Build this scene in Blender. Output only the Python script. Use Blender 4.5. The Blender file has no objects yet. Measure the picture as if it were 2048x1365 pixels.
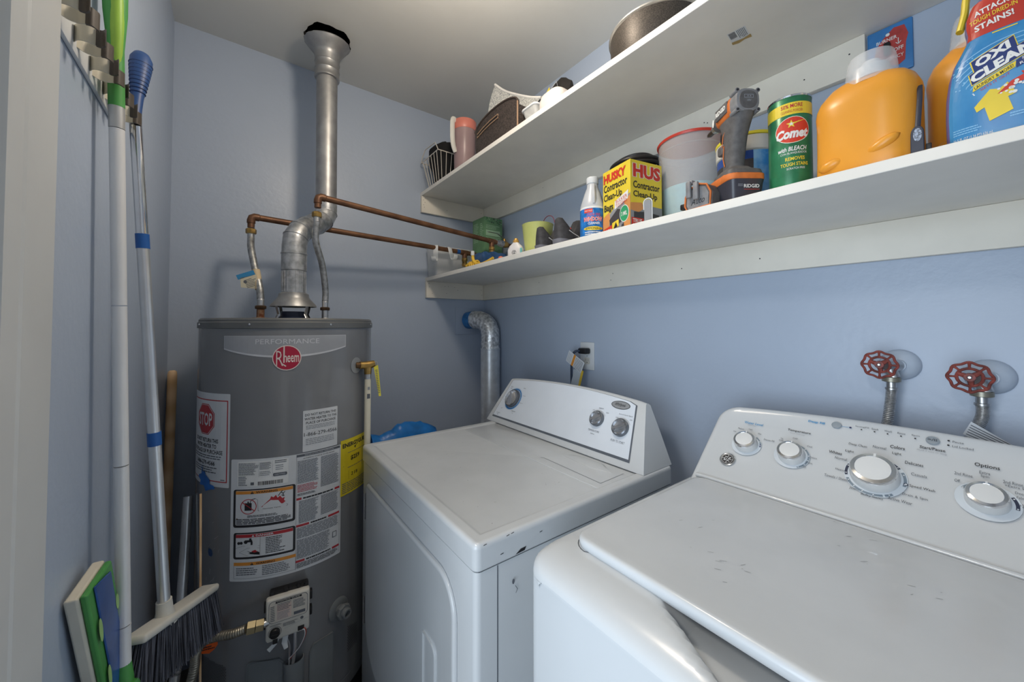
import bpy, bmesh, math, random
from mathutils import Vector, Matrix, Quaternion
R = random.Random(7)
PI = math.pi
scene = bpy.context.scene
COL = scene.collection

# ---------------------------------------------------------------- camera
cd = bpy.data.cameras.new('camera'); cam = bpy.data.objects.new('camera', cd); COL.objects.link(cam)
YAW, PITCH, ROLL = 0.6433, 0.0242, -0.0007
_f = Vector((math.sin(YAW)*math.cos(PITCH), math.cos(YAW)*math.cos(PITCH), math.sin(PITCH)))
_r = Vector((math.cos(YAW), -math.sin(YAW), 0)); _u = _r.cross(_f)
_r2 = _r*math.cos(ROLL) + _u*math.sin(ROLL); _u2 = _u*math.cos(ROLL) - _r*math.sin(ROLL)
_m = Matrix((_r2, _u2, -_f)).transposed().to_4x4(); _m.translation = Vector((-1.2148, -1.8958, 1.2948))
cam.matrix_world = _m
cd.sensor_fit = 'HORIZONTAL'; cd.sensor_width = 36.0; cd.lens = 36.0*751.04/2048
cd.shift_y = -49.0/2048; cd.clip_start = 0.02; cd.clip_end = 50
scene.camera = cam

# ---------------------------------------------------------------- exposure, world, lights
vs = scene.view_settings
scene.display_settings.display_device = 'sRGB'
vs.view_transform = 'Standard'; vs.look = 'None'; vs.gamma = 1.0; vs.use_curve_mapping = False
vs.exposure = 0.0
w = bpy.data.worlds.new('hall_daylight'); scene.world = w; w.use_nodes = True
bg = w.node_tree.nodes['Background']; bg.inputs[0].default_value = (0.80, 0.88, 1.0, 1); bg.inputs[1].default_value = 0.40
scene.cycles.use_denoising = True
scene.cycles.max_bounces = 10; scene.cycles.diffuse_bounces = 6; scene.cycles.transparent_max_bounces = 12
scene.cycles.sample_clamp_indirect = 4.0

def area_light(name, loc, target, sx, sy, energy, col):
    ld = bpy.data.lights.new(name, 'AREA'); ld.shape = 'RECTANGLE'; ld.size = sx; ld.size_y = sy
    ld.energy = energy; ld.color = col
    o = bpy.data.objects.new(name, ld); COL.objects.link(o); o.location = loc
    o.rotation_euler = (Vector(target)-Vector(loc)).to_track_quat('-Z', 'Y').to_euler()
    return o
# daylight of the hall beyond the open doorway, and the ceiling lamp of the hall
area_light('hall_window_light', (-3.1, -2.1, 0.95), (-1.2, -1.5, 1.30), 2.2, 1.8, 72, (0.73, 0.865, 1.0))
area_light('hall_ceiling_light', (-2.35, -1.75, 2.40), (-1.3, -1.5, 0.9), 0.35, 0.35, 14, (1.0, 0.95, 0.88))
# the laundry room's own ceiling lamp
pl = bpy.data.lights.new('ceiling_bulb', 'POINT'); pl.energy = 15.0; pl.color = (1.0, 0.86, 0.70); pl.shadow_soft_size = 0.07
po = bpy.data.objects.new('ceiling_bulb', pl); COL.objects.link(po); po.location = (-0.80, -1.15, 2.22)

# ---------------------------------------------------------------- materials
def S(r, g, b):
    def c(v):
        v /= 255.0
        return v/12.92 if v <= 0.04045 else ((v+0.055)/1.055)**2.4
    return (c(r), c(g), c(b))
MAT = {}
def mat(name, col, rough=0.5, metal=0.0, var=0.04, scale=14, bump=0.0, bscale=60, alpha=1.0, trans=0.0, ior=1.45, emit=None, coat=0.0, col2=None, wave=None, spec=0.5):
    if name in MAT: return MAT[name]
    m = bpy.data.materials.new(name); m.use_nodes = True; nt = m.node_tree; b = nt.nodes['Principled BSDF']
    b.inputs['Roughness'].default_value = rough; b.inputs['Metallic'].default_value = metal
    b.inputs['Coat Weight'].default_value = coat; b.inputs['IOR'].default_value = ior
    b.inputs['Specular IOR Level'].default_value = spec
    b.inputs['Transmission Weight'].default_value = trans; b.inputs['Alpha'].default_value = alpha
    tc = nt.nodes.new('ShaderNodeTexCoord'); n = nt.nodes.new('ShaderNodeTexNoise')
    n.inputs['Scale'].default_value = scale; n.inputs['Detail'].default_value = 5
    nt.links.new(tc.outputs['Object'], n.inputs['Vector'])
    mx = nt.nodes.new('ShaderNodeMix'); mx.data_type = 'RGBA'
    c1 = col; c2 = col2 if col2 else tuple(max(0, v*(1-var*2)) for v in col)
    if not col2: c1 = tuple(min(1, v*(1+var)) for v in col)
    mx.inputs[6].default_value = (*c1, 1); mx.inputs[7].default_value = (*c2, 1)
    if wave:   # (axis, scale, distortion): stripes or grain
        wv = nt.nodes.new('ShaderNodeTexWave'); wv.bands_direction = wave[0]; wv.inputs['Scale'].default_value = wave[1]
        wv.inputs['Distortion'].default_value = wave[2]; wv.inputs['Detail'].default_value = 2
        nt.links.new(tc.outputs['Object'], wv.inputs['Vector']); fac = wv.outputs['Fac']
    else:
        rp = nt.nodes.new('ShaderNodeValToRGB'); rp.color_ramp.elements[0].position = 0.35; rp.color_ramp.elements[1].position = 0.65
        nt.links.new(n.outputs['Fac'], rp.inputs[0]); fac = rp.outputs[0]
    nt.links.new(fac, mx.inputs[0]); nt.links.new(mx.outputs[2], b.inputs['Base Color'])
    if bump:
        n2 = nt.nodes.new('ShaderNodeTexNoise'); n2.inputs['Scale'].default_value = bscale; n2.inputs['Detail'].default_value = 4
        nt.links.new(tc.outputs['Object'], n2.inputs['Vector'])
        bp = nt.nodes.new('ShaderNodeBump'); bp.inputs['Strength'].default_value = bump; bp.inputs['Distance'].default_value = 0.002
        nt.links.new(n2.outputs['Fac'], bp.inputs['Height']); nt.links.new(bp.outputs[0], b.inputs['Normal'])
    MAT[name] = m
    return m
wall_m = mat('blue wall paint', (0.420, 0.488, 0.598), 0.36, var=0.015, scale=2.5, bump=0.35, bscale=55)
ceil_m = mat('ceiling paint', (0.66, 0.66, 0.63), 0.6, var=0.015, scale=3, bump=0.2, bscale=40)
trim_m = mat('door trim paint', (0.60, 0.61, 0.60), 0.4, var=0.02, scale=6, bump=0.1, bscale=30)
shelf_m = mat('white shelf laminate', (0.77, 0.745, 0.69), 0.42, var=0.02, scale=9)
cleat_m = mat('painted pine cleat', (0.80, 0.755, 0.66), 0.5, var=0.03, scale=7, bump=0.1)
hall_m = mat('hall floor boards', S(190, 170, 145), 0.4, var=0.1, scale=5)
floor_m = mat('floor vinyl', S(105, 100, 95), 0.5, var=0.1, scale=8)
enamel = mat('white enamel', (0.565, 0.595, 0.62), 0.2, var=0.012, scale=5, coat=0.3)
enamel_s = mat('scuffed enamel', (0.56, 0.59, 0.615), 0.25, var=0.02, scale=9, coat=0.25)
plas_w = mat('white plastic', (0.66, 0.68, 0.69), 0.35, var=0.02)
plas_off = mat('off white plastic', S(205, 203, 195), 0.45, var=0.03)
ink = mat('black ink', S(38, 38, 42), 0.5)
ink_g = mat('grey ink', S(95, 100, 108), 0.5)
ink_lg = mat('pale grey ink', S(150, 155, 162), 0.5)
ink_b = mat('blue ink', S(60, 135, 190), 0.5)
navy = mat('navy ink', S(35, 45, 95), 0.5)
paper = mat('label paper', S(212, 216, 220), 0.4, var=0.02)
red = mat('label red', S(180, 52, 60), 0.4)
orange = mat('label orange', S(222, 148, 62), 0.4)
yellow = mat('label yellow', S(218, 198, 40), 0.4)
yel2 = mat('package yellow', S(226, 200, 58), 0.4)
duct_m = mat('bright duct steel', (0.72, 0.75, 0.78), 0.38, 0.6, var=0.06, scale=30)
galv = mat('galvanised steel', (0.37, 0.37, 0.37), 0.42, 0.75, var=0.08, scale=25, bump=0.1, bscale=50)
foil = mat('crinkled foil tape', (0.85, 0.86, 0.87), 0.3, 0.65, var=0.25, scale=60, bump=1.0, bscale=70)
chrome = mat('chrome', (0.75, 0.76, 0.78), 0.12, 1.0, var=0.03)
steel = mat('brushed steel', (0.55, 0.55, 0.55), 0.33, 0.95, var=0.1, scale=40)
copper = mat('aged copper', S(130, 94, 68), 0.45, 0.5, var=0.2, scale=18, col2=S(98, 68, 50))
brass = mat('brass', S(178, 145, 85), 0.35, 0.85, var=0.2, scale=30)
black = mat('black plastic', S(28, 28, 30), 0.45)
black_c = mat('black cloth', S(24, 24, 26), 0.9, bump=0.5, bscale=90)
dark = mat('dark void', S(22, 22, 24), 0.9)
grey_h = mat('heater grey enamel', S(128, 130, 133), 0.22, 0.15, var=0.03, scale=6, coat=0.4)
grey_l = mat('heater lid grey', S(112, 114, 114), 0.35, 0.3, var=0.05, scale=10)
grey_p = mat('grey plastic', S(120, 125, 128), 0.5, var=0.03)
blue_p = mat('blue plastic', S(35, 90, 160), 0.4)

# ---------------------------------------------------------------- mesh builder
class MB:
    def __init__(s): s.v = []; s.f = []; s.mi = []; s.ms = []
    def _m(s, m):
        if m not in s.ms: s.ms.append(m)
        return s.ms.index(m)
    def add(s, vs_, fs, m, T=None):
        b = len(s.v); k = s._m(m)
        for p in vs_: s.v.append(tuple(T @ Vector(p)) if T else tuple(p))
        for f in fs: s.f.append(tuple(b+i for i in f)); s.mi.append(k)
        return s
    def bm(s, bm, m, T=None):
        bm.verts.ensure_lookup_table()
        for i, v_ in enumerate(bm.verts): v_.index = i
        r = s.add([v_.co.copy() for v_ in bm.verts], [[v_.index for v_ in f.verts] for f in bm.faces], m, T); bm.free(); return r
    def box(s, lo, hi, m, bev=0.0, seg=2, T=None):
        lo, hi = Vector(lo), Vector(hi); b = bmesh.new(); bmesh.ops.create_cube(b, size=1)
        for v_ in b.verts: v_.co = Vector((lo[i]+(v_.co[i]+.5)*(hi[i]-lo[i]) for i in range(3)))
        if bev: bmesh.ops.bevel(b, geom=list(b.edges), offset=bev, segments=seg, affect='EDGES', profile=0.5)
        return s.bm(b, m, T)
    def ring(s, rings, m, cap=True, T=None, closed=False):
        n = len(rings[0]); vs_ = [p for r in rings for p in r]; fs = []
        N = len(rings)
        for i in range(N if closed else N-1):
            a = i*n; c = ((i+1) % N)*n
            for j in range(n): k = (j+1) % n; fs.append((a+j, a+k, c+k, c+j))
        if cap and not closed:
            fs.append(tuple(range(n-1, -1, -1))); fs.append(tuple((N-1)*n+j for j in range(n)))
        return s.add(vs_, fs, m, T)
    def lathe(s, prof, m, n=32, T=None, cap=True, a0=0, sx=1, sy=1):
        # prof: (r, z) list; around Z
        return s.ring([[(max(r, 1e-5)*sx*math.cos(a0+2*PI*j/n), max(r, 1e-5)*sy*math.sin(a0+2*PI*j/n), z) for j in range(n)] for r, z in prof], m, cap, T)
    def cyl(s, p0, p1, r0, m, r1=None, n=20, cap=True):
        return s.tube([p0, p1], [r0, r0 if r1 is None else r1], m, n, cap)
    def tube(s, pts, r, m, n=12, cap=True, closed=False, flat=1.0, up=None):
        pts = [Vector(p) for p in pts]; N = len(pts)
        if not hasattr(r, '__len__'): r = [r]*N
        rings = []; prev = None
        for i in range(N):
            if closed: t = pts[(i+1) % N]-pts[i-1]
            else: t = pts[min(i+1, N-1)]-pts[max(i-1, 0)]
            t.normalize()
            if prev is None:
                a = Vector(up) if up else (Vector((0, 0, 1)) if abs(t.z) < .9 else Vector((1, 0, 0)))
                x = (a-t*a.dot(t)).normalized()
            else:
                x = prev-t*prev.dot(t)
                x = x.normalized() if x.length > 1e-6 else prev
            prev = x; y = t.cross(x)
            rings.append([tuple(pts[i]+(x*math.cos(2*PI*j/n)+y*math.sin(2*PI*j/n)*flat)*r[i]) for j in range(n)])
        return s.ring(rings, m, cap, None, closed)
    def poly(s, pts2, h0, h1, F, m, bev=0):
        # extruded polygon in frame F(u,v,h)
        n = len(pts2)
        vs_ = [F(u, v_, h0) for u, v_ in pts2]+[F(u, v_, h1) for u, v_ in pts2]
        fs = [tuple(range(n-1, -1, -1)), tuple(range(n, 2*n))]+[(i, (i+1) % n, n+(i+1) % n, n+i) for i in range(n)]
        return s.add(vs_, fs, m)
    def grid(s, P, m, T=None):
        nu, nv = len(P), len(P[0])
        return s.add([p for r in P for p in r], [(i*nv+j, (i+1)*nv+j, (i+1)*nv+j+1, i*nv+j+1) for i in range(nu-1) for j in range(nv-1)], m, T)
    def build(s, name, parent=None, smooth=35, loc=None, fix=True, label=None, bevel=0, sub=0):
        me = bpy.data.meshes.new(name); o = bpy.data.objects.new(name, me); COL.objects.link(o)
        org = Vector(loc) if loc is not None else Vector((0, 0, 0))
        me.from_pydata([tuple(Vector(p)-org) for p in s.v], [], s.f)
        for m in s.ms: me.materials.append(m)
        me.polygons.foreach_set('material_index', s.mi)
        if fix:
            b = bmesh.new(); b.from_mesh(me); bmesh.ops.recalc_face_normals(b, faces=b.faces); b.to_mesh(me); b.free()
        if smooth is not None:
            me.polygons.foreach_set('use_smooth', [True]*len(me.polygons))
            me.set_sharp_from_angle(angle=math.radians(smooth))
        o.location = org
        if parent is not None:
            o.parent = parent; o.location = org-Vector(parent.get('_o', (0, 0, 0)))
        if bevel:
            md = o.modifiers.new('bevel', 'BEVEL'); md.width = bevel; md.segments = 2; md.limit_method = 'ANGLE'; md.angle_limit = math.radians(40)
        if sub:
            md = o.modifiers.new('sub', 'SUBSURF'); md.levels = sub; md.render_levels = sub
        if label: o['label'] = label
        me.update(); return o
def tag(o, label, cat=None, group=None, kind=None):
    if label: o['label'] = label
    if cat: o['category'] = cat
    if group: o['group'] = group
    if kind: o['kind'] = kind
    return o
ROOTS = []
def thing(name, loc, label, cat, group=None):
    o = bpy.data.objects.new(name, None); COL.objects.link(o); o.empty_display_size = .05
    o.location = loc; o['_o'] = tuple(loc); ROOTS.append(o)
    return tag(o, label, cat, group)
# parts are modelled in room coordinates: shift them so the Empty at the thing's base can carry them
def part(mb, name, parent, **k):
    po = Vector(parent['_o']) if '_o' in parent else None
    if po is None:      # parent is a part (mesh): inherits origin stored below
        po = Vector((0, 0, 0))
    o = mb.build(name, None, **k)
    o.data.transform(Matrix.Translation(-po)); o.parent = parent; o.location = (0, 0, 0)
    o['_o'] = tuple(po)
    return o
def struct(mb, name, **k):
    o = mb.build(name, **k); o['kind'] = 'structure'; return o
def shift(fn, d):
    return lambda u, v, h: tuple(Vector(fn(u, v, h))+Vector(d))

# ---------------------------------------------------------------- printed matter
_TC = {}
def text_geo(s, bold, shear):
    k = (s, bold, shear)
    if k in _TC: return _TC[k]
    c = bpy.data.curves.new('t', 'FONT'); c.body = s; c.size = 1; c.resolution_u = 2; c.offset = bold; c.shear = shear
    o = bpy.data.objects.new('t', c); COL.objects.link(o)
    dg = bpy.context.evaluated_depsgraph_get(); me = bpy.data.meshes.new_from_object(o.evaluated_get(dg))
    vs_ = [v.co.copy() for v in me.vertices]; fs = [tuple(p.vertices) for p in me.polygons]
    bpy.data.objects.remove(o); bpy.data.curves.remove(c); bpy.data.meshes.remove(me)
    if vs_:
        x0 = min(v.x for v in vs_); x1 = max(v.x for v in vs_); y0 = min(v.y for v in vs_); y1 = max(v.y for v in vs_)
    else: x0 = x1 = y0 = y1 = 0
    _TC[k] = (vs_, fs, x0, x1, y0, y1); return _TC[k]
class Print:
    """flat graphics laid on a surface F(u, v, h)"""
    def __init__(s, F, h=0.0004, step=0.02, dh=0.00025): s.F = F; s.mb = MB(); s.h = h; s.step = step; s.dh = dh
    def H(s, l): return s.h+l*s.dh
    def poly(s, pts, m, l=0):
        # convex polygon cut into strips along u so it can bend
        u0 = min(p[0] for p in pts); u1 = max(p[0] for p in pts); n = max(1, int(math.ceil((u1-u0)/s.step)))
        def clip(P, a, keep):
            out = []
            for i in range(len(P)):
                p, q = P[i], P[(i+1) % len(P)]; ip = keep*(p[0]-a) >= -1e-9; iq = keep*(q[0]-a) >= -1e-9
                if ip: out.append(p)
                if ip != iq:
                    t = (a-p[0])/(q[0]-p[0]); out.append((a, p[1]+t*(q[1]-p[1])))
            return out
        for i in range(n):
            a = u0+(u1-u0)*i/n; b = u0+(u1-u0)*(i+1)/n
            P = clip(list(pts), a, 1)
            if len(P) > 2: P = clip(P, b, -1)
            if len(P) > 2: s.mb.add([s.F(u, v, s.H(l)) for u, v in P], [tuple(range(len(P)))], m)
        return s
    def rect(s, x0, y0, x1, y1, m, l=0): return s.poly([(x0, y0), (x1, y0), (x1, y1), (x0, y1)], m, l)
    def rrect(s, x0, y0, x1, y1, r, m, l=0):
        P = []
        for cx, cy, a in ((x1-r, y0+r, -90), (x1-r, y1-r, 0), (x0+r, y1-r, 90), (x0+r, y0+r, 180)):
            for k in range(5): t = math.radians(a+k*22.5); P.append((cx+r*math.cos(t), cy+r*math.sin(t)))
        return s.poly(P, m, l)
    def disc(s, cx, cy, rx, m, l=0, ry=None, n=28, rot=0):
        ry = ry or rx; c, q = math.cos(rot), math.sin(rot)
        return s.poly([(cx+rx*math.cos(t)*c-ry*math.sin(t)*q, cy+rx*math.cos(t)*q+ry*math.sin(t)*c) for t in (2*PI*i/n for i in range(n))], m, l)
    def arc(s, cx, cy, r, a0, a1, wd, m, l=0, n=16, sy=1):
        for i in range(n):
            t0 = math.radians(a0+(a1-a0)*i/n); t1 = math.radians(a0+(a1-a0)*(i+1)/n)
            s.mb.add([s.F(cx+q*math.cos(t), cy+q*math.sin(t)*sy, s.H(l)) for q, t in ((r-wd/2, t0), (r+wd/2, t0), (r+wd/2, t1), (r-wd/2, t1))], [(0, 1, 2, 3)], m)
        return s
    def line(s, pts, wd, m, l=0):
        for (a, b), (c, d) in zip(pts[:-1], pts[1:]):
            L = math.hypot(c-a, d-b)
            if L < 1e-7: continue
            nx, ny = -(d-b)/L*wd/2, (c-a)/L*wd/2; ex, ey = (c-a)/L*wd/3, (d-b)/L*wd/3
            s.mb.add([s.F(u, v, s.H(l)) for u, v in ((a+nx-ex, b+ny-ey), (c+nx+ex, d+ny+ey), (c-nx+ex, d-ny+ey), (a-nx-ex, b-ny-ey))], [(0, 1, 2, 3)], m)
        return s
    def shape(s, pts, m, l=0):
        b = bmesh.new(); vv = [b.verts.new((p[0], p[1], 0)) for p in pts]; f = b.faces.new(vv)
        bmesh.ops.triangulate(b, faces=[f]); b.verts.index_update()
        s.mb.add([s.F(v.co.x, v.co.y, s.H(l)) for v in b.verts], [tuple(v.index for v in f.verts) for f in b.faces], m); b.free(); return s
    def text(s, t, x0, x1, y0, y1, m, l=1, bold=0.0, shear=0.0, rot=0.0, keep=False):
        """fit the string's ink into the box x0..x1, y0..y1 (keep: keep the aspect, centre)"""
        vs_, fs, a, b, c, d = text_geo(t, bold, shear)
        if not vs_: return s
        kx = (x1-x0)/(b-a); ky = (y1-y0)/(d-c)
        if keep: kx = ky = min(abs(kx), abs(ky))
        cx, cy = (x0+x1)/2, (y0+y1)/2; C_, S_ = math.cos(rot), math.sin(rot); out = []
        for v in vs_:
            x = (v.x-(a+b)/2)*kx; y = (v.y-(c+d)/2)*ky
            out.append(s.F(cx+x*C_-y*S_, cy+x*S_+y*C_, s.H(l)))
        s.mb.add(out, fs, m); return s
    def lines(s, x0, y0, x1, y1, n, m, l=1, frac=0.45, ragged=0.25):
        """fine print too small to read: broken strokes"""
        for i in range(n):
            yc = y1-(i+.5)*(y1-y0)/n; hh = (y1-y0)/n*frac/2; x = x0; xe = x1-R.random()*ragged*(x1-x0)
            W = (x1-x0)
            while x < xe:
                ww = min(W*R.uniform(.05, .16), xe-x)
                s.rect(x, yc-hh, x+ww, yc+hh, m, l); x += ww+W*.014
        return s
    def part(s, name, parent, **k): k.setdefault('smooth', None); return part(s.mb, name, parent, fix=False, **k)
def frame(o, eu, ev, en=None):
    o, eu, ev = Vector(o), Vector(eu).normalized(), Vector(ev).normalized()
    en = Vector(en).normalized() if en else eu.cross(ev)
    return lambda u, v, h: tuple(o+eu*u+ev*v+en*h)
def bez(pts, n=24):
    """Catmull-Rom through the points"""
    P = [Vector(p) for p in pts]; P = [P[0]*2-P[1]]+P+[P[-1]*2-P[-2]]; out = []
    segs = len(P)-3
    for i in range(segs):
        k = max(2, n//segs)
        for j in range(k):
            t = j/k; a, b, c, d = P[i:i+4]
            out.append(0.5*((2*b)+(c-a)*t+(2*a-5*b+4*c-d)*t*t+(-a+3*b-3*c+d)*t**3))
    out.append(P[-2]); return out
# ================================================================ THE ROOM
H = 2.458
XL, XF = -1.4014, -2.25      # left wall, wall behind the camera
DY0, DY1, DZ = -1.360, -2.14, 2.05    # doorway in the left wall
struct(MB().box((-1.5, -3.6, -0.05), (0.12, 0.12, 0), floor_m).box((-3.6, -3.6, -0.05), (-1.5, 0.12, 0), hall_m), 'floor', smooth=None)
# ceiling with the hole cut for the vent pipe
HX, HY, HR = -0.912, -0.250, 0.084
mb = MB(); n = 40; inner = []; sq = []
for j in range(n):
    a = 2*PI*j/n; rr = HR*(1+0.05*math.sin(5*a)+0.03*math.sin(11*a+1))
    inner.append((HX+rr*math.cos(a), HY+rr*math.sin(a)))
    c, s_ = math.cos(a), math.sin(a); k = 0.2/max(abs(c), abs(s_)); sq.append((HX+k*c, HY+k*s_))
for z in (H, H+0.02):
    mb.add([(x, y, z) for x, y in inner]+[(x, y, z) for x, y in sq], [(j, (j+1) % n, n+(j+1) % n, n+j) for j in range(n)], ceil_m)
mb.add([(x, y, z) for z in (H, H+0.02) for x, y in inner], [(j, (j+1) % n, n+(j+1) % n, n+j) for j in range(n)], dark)
for lo, hi in (((-1.5, XF, H), (HX-.2, .1, H+.02)), ((HX+.2, XF, H), (.1, .1, H+.02)), ((HX-.2, XF, H), (HX+.2, HY-.2, H+.02)), ((HX-.2, HY+.2, H), (HX+.2, .1, H+.02))):
    mb.box(lo, hi, ceil_m)
mb.box((HX-.2, HY-.2, H+.2), (HX+.2, HY+.2, H+.22), dark)
for a, b in (((HX-.2, HY-.2), (HX-.19, HY+.2)), ((HX+.19, HY-.2), (HX+.2, HY+.2)), ((HX-.2, HY-.2), (HX+.2, HY-.19)), ((HX-.2, HY+.19), (HX+.2, HY+.2))):
    mb.box((*a, H+.02), (*b, H+.2), dark)
struct(mb, 'ceiling', smooth=None)
struct(MB().box((-1.5, 0, 0), (.1, .1, H), wall_m), 'wall_back', smooth=None)
struct(MB().box((0, XF, 0), (.1, 0, H), wall_m), 'wall_right', smooth=None)
struct(MB().box((-1.5, XF-.1, 0), (.1, XF, H), wall_m), 'wall_front', smooth=None)
struct(MB().box((XL-.11, DY0, 0), (XL, 0, H), wall_m).box((XL-.11, DY1, DZ), (XL, DY0, H), wall_m).box((XL-.11, XF, 0), (XL, DY1, H), wall_m), 'wall_left', smooth=None)
# door jamb and casing seen at the edge of the frame
mb = MB()
for prof, z0, z1 in (([(XL, -1.218), (XL+.019, -1.2185), (XL+.0195, -1.300), (XL+.016, -1.306), (XL+.0145, -1.310), (XL+.016, -1.314), (XL+.022, -1.318), (XL+.022, -1.352), (XL, -1.3545)], 0, DZ+.09),):
    mb.ring([[(x, y, z) for x, y in prof] for z in (z0, z1)], trim_m)
mb.box((XL, DY1-.02, DZ+.005), (XL+.019, -1.3550, DZ+.09), trim_m, .003)
mb.box((XL, DY1-.105, 0), (XL+.019, DY1-.005, DZ+.09), trim_m, .003)
struct(mb, 'trim_1', smooth=30)
mb = MB().box((XL-.125, -1.3725, 0), (XL+.010, -1.3605, DZ), trim_m, .002).box((XL-.125, DY1+.001, DZ-.012), (XL+.004, -1.3730, DZ), trim_m, .002)
mb.box((XL-.125, DY1, 0), (XL+.004, DY1+.013, DZ-.0125), trim_m, .002).box((XL-.10, -1.3845, 0), (XL-.06, -1.3730, DZ-.0125), trim_m, .002)
struct(mb, 'door_1', smooth=30)

# ================================================================ WALL SHELVES
def screws(mb, F, pts, r=.0016):
    p = Print(F, h=.0005)
    for u, v in pts: p.disc(u, v, r, ink, n=10)
    return p
FR = lambda x: frame((x, 0, 0), (0, -1, 0), (0, 0, 1))          # surface facing -X
FB = lambda y: frame((0, y, 0), (1, 0, 0), (0, 0, 1))           # surface facing -Y
def shelf(label, z, xa, xb, right_len, marks_back, marks_right):
    t = thing('wall_shelf', (-.2, -1, z), label, 'shelf')
    mb = MB(); P = [(-.0005, -.0005), (-.0005, XF+.002), (xb, XF+.002), (xb, -.9), (xa, -.0005)]
    mb.ring([[(x, y, zz) for x, y in P] for zz in (z, z+.019)], shelf_m)
    part(mb, 'shelf_board', t, bevel=.0012)
    c = MB().box((xa, -.019, z-.089), (-.0195, -.0005, z-.0003), cleat_m, .0015)
    pb = Print(FB(-.019), h=.0005); pb.mb = c
    for u, v in marks_back: pb.disc(u, v, .0016, ink, n=10)
    part(c, 'cleat', t)
    c = MB().box((-.019, right_len, z-.089), (-.0005, -.0005, z-.0003), cleat_m, .0015)
    p = Print(FB(-.019), h=.0005); p.mb = c
    for u, v in marks_right:
        q = FR(-.019)
        p.mb.add([q(u+.0018*math.cos(k*PI/5), v+.0018*math.sin(k*PI/5), .0006) for k in range(10)], [tuple(range(10))], ink)
    part(c, 'cleat', t)
    return t
ZU, ZL = 1.9893, 1.5337
up = shelf('white upper wall shelf close under the ceiling, holding the pitcher and baskets', ZU, -.408, -.408, -1.698,
      [(-.398, ZU-.022), (-.390, ZU-.034), (-.398, ZU-.048), (-.394, ZU-.06), (-.26, ZU-.055), (-.035, ZU-.03), (-.39, ZU-.012)],
      [(.55, ZU-.03), (1.32, ZU-.05), (1.33, ZU-.055), (1.67, ZU-.035), (1.58, ZU-.05)])
lo = shelf('white lower wall shelf above the dryer and washer, holding cleaning supplies', ZL, -.378, -.403, XF+.002,
      [(-.365, ZL-.012), (-.362, ZL-.03), (-.345, ZL-.065), (-.27, ZL-.022), (-.25, ZL-.022), (-.26, ZL-.06), (-.21, ZL-.025), (-.19, ZL-.04), (-.035, ZL-.03), (-.03, ZL-.06)],
      [(.52, ZL-.03), (.52, ZL-.083), (.95, ZL-.06), (.96, ZL-.035), (1.47, ZL-.05), (1.24, ZL-.05)])
# bar-code sticker left on the underside of the upper shelf
p = Print(frame((-.262, -1.520, ZU), (.92, .1, 0), (.1, -.92, 0), (0, 0, -1)), h=.0005)
p.rect(-.012, -.022, .030, .016, paper)
x = -.010
for k in range(15):
    w_ = R.choice((.0005, .0009, .0014)); p.rect(x, -.020, x+w_, -.006, ink, 1); x += w_+.0008
p.lines(-.010, -.004, .026, .014, 6, ink_g)
p.shape([(.024, -.022), (.034, -.023), (.038, -.010), (.034, .004), (.037, .018), (.024, .018), (.028, .002)], mat('torn kraft backing', S(170, 145, 95), .8), 2)
part(p.mb, 'price_sticker', up, smooth=None, fix=False)

# ================================================================ SWITCH PLATE
t = thing('emergency_switch', (0, -1.735, 1.93), 'red and blue painted burner emergency switch plate on the wall above the orange jug', 'switch')
part(MB().box((-.007, -1.775, 1.872), (-.0003, -1.700, 1.987), mat('blue painted plate', S(62, 125, 185), .4, var=.1), .003), 'plate', t)
p = Print(FR(-.0072))
redp = mat('red painted plate', S(176, 62, 58), .5, var=.1, scale=60)
p.shape([(1.722, 1.90), (1.752, 1.888), (1.762, 1.895), (1.764, 1.935), (1.768, 1.952), (1.762, 1.975), (1.745, 1.978), (1.728, 1.962), (1.716, 1.945), (1.712, 1.925), (1.722, 1.918)], redp)
white_i = mat('white ink', S(225, 225, 222), .5)
p.text('BURNER', 1.716, 1.750, 1.951, 1.959, white_i, bold=.01); p.text('ON', 1.713, 1.721, 1.936, 1.943, white_i)
p.text('OFF', 1.744, 1.760, 1.921, 1.930, white_i, bold=.01); p.text('EMERGENCY', 1.712, 1.760, 1.905, 1.913, white_i)
p.line([(1.752, 1.950), (1.752, 1.936)], .0012, white_i, 1).line([(1.748, 1.941), (1.752, 1.936), (1.756, 1.941)], .0012, white_i, 1)
p.disc(1.735, 1.967, .0035, white_i, 1)
p.part('lettering', t)
part(MB().box((-.020, -1.740, 1.918), (-.0075, -1.729, 1.945), black, .002), 'toggle', t)

# ================================================================ OUTLET, PLUG
t = thing('wall_outlet', (0, -.812, 1.166), 'white wall outlet plate behind the dryer with the black plug in it', 'outlet')
part(MB().box((-.006, -.850, 1.108), (-.0003, -.774, 1.224), plas_w, .002), 'cover_plate', t)
p = Print(FR(-.0062)); p.rrect(.797, 1.172, .829, 1.200, .006, plas_off); p.rrect(.797, 1.132, .829, 1.160, .006, plas_off, 0)
for z in (1.146,): p.rect(.806, z, .8075, z+.008, ink, 1).rect(.818, z, .8195, z+.008, ink, 1).disc(.813, z-.007, .002, ink, 1)
p.disc(.813, 1.166, .002, ink_g); p.part('socket', t)
t = thing('power_cord', (-.03, -.80, 1.185), 'black dryer power cord plugged into the wall outlet, with paper tags', 'cord')
mb = MB().box((-.040, -.834, 1.176), (-.0075, -.790, 1.200), black, .006)
mb.tube(bez([(-.036, -.800, 1.188), (-.05, -.788, 1.186), (-.058, -.775, 1.165), (-.052, -.766, 1.12), (-.05, -.764, 1.06), (-.05, -.764, .95)]), .005, mat('dark blue grey cable', S(44, 58, 80), .5), 10)
part(mb, 'plug', t)
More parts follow.
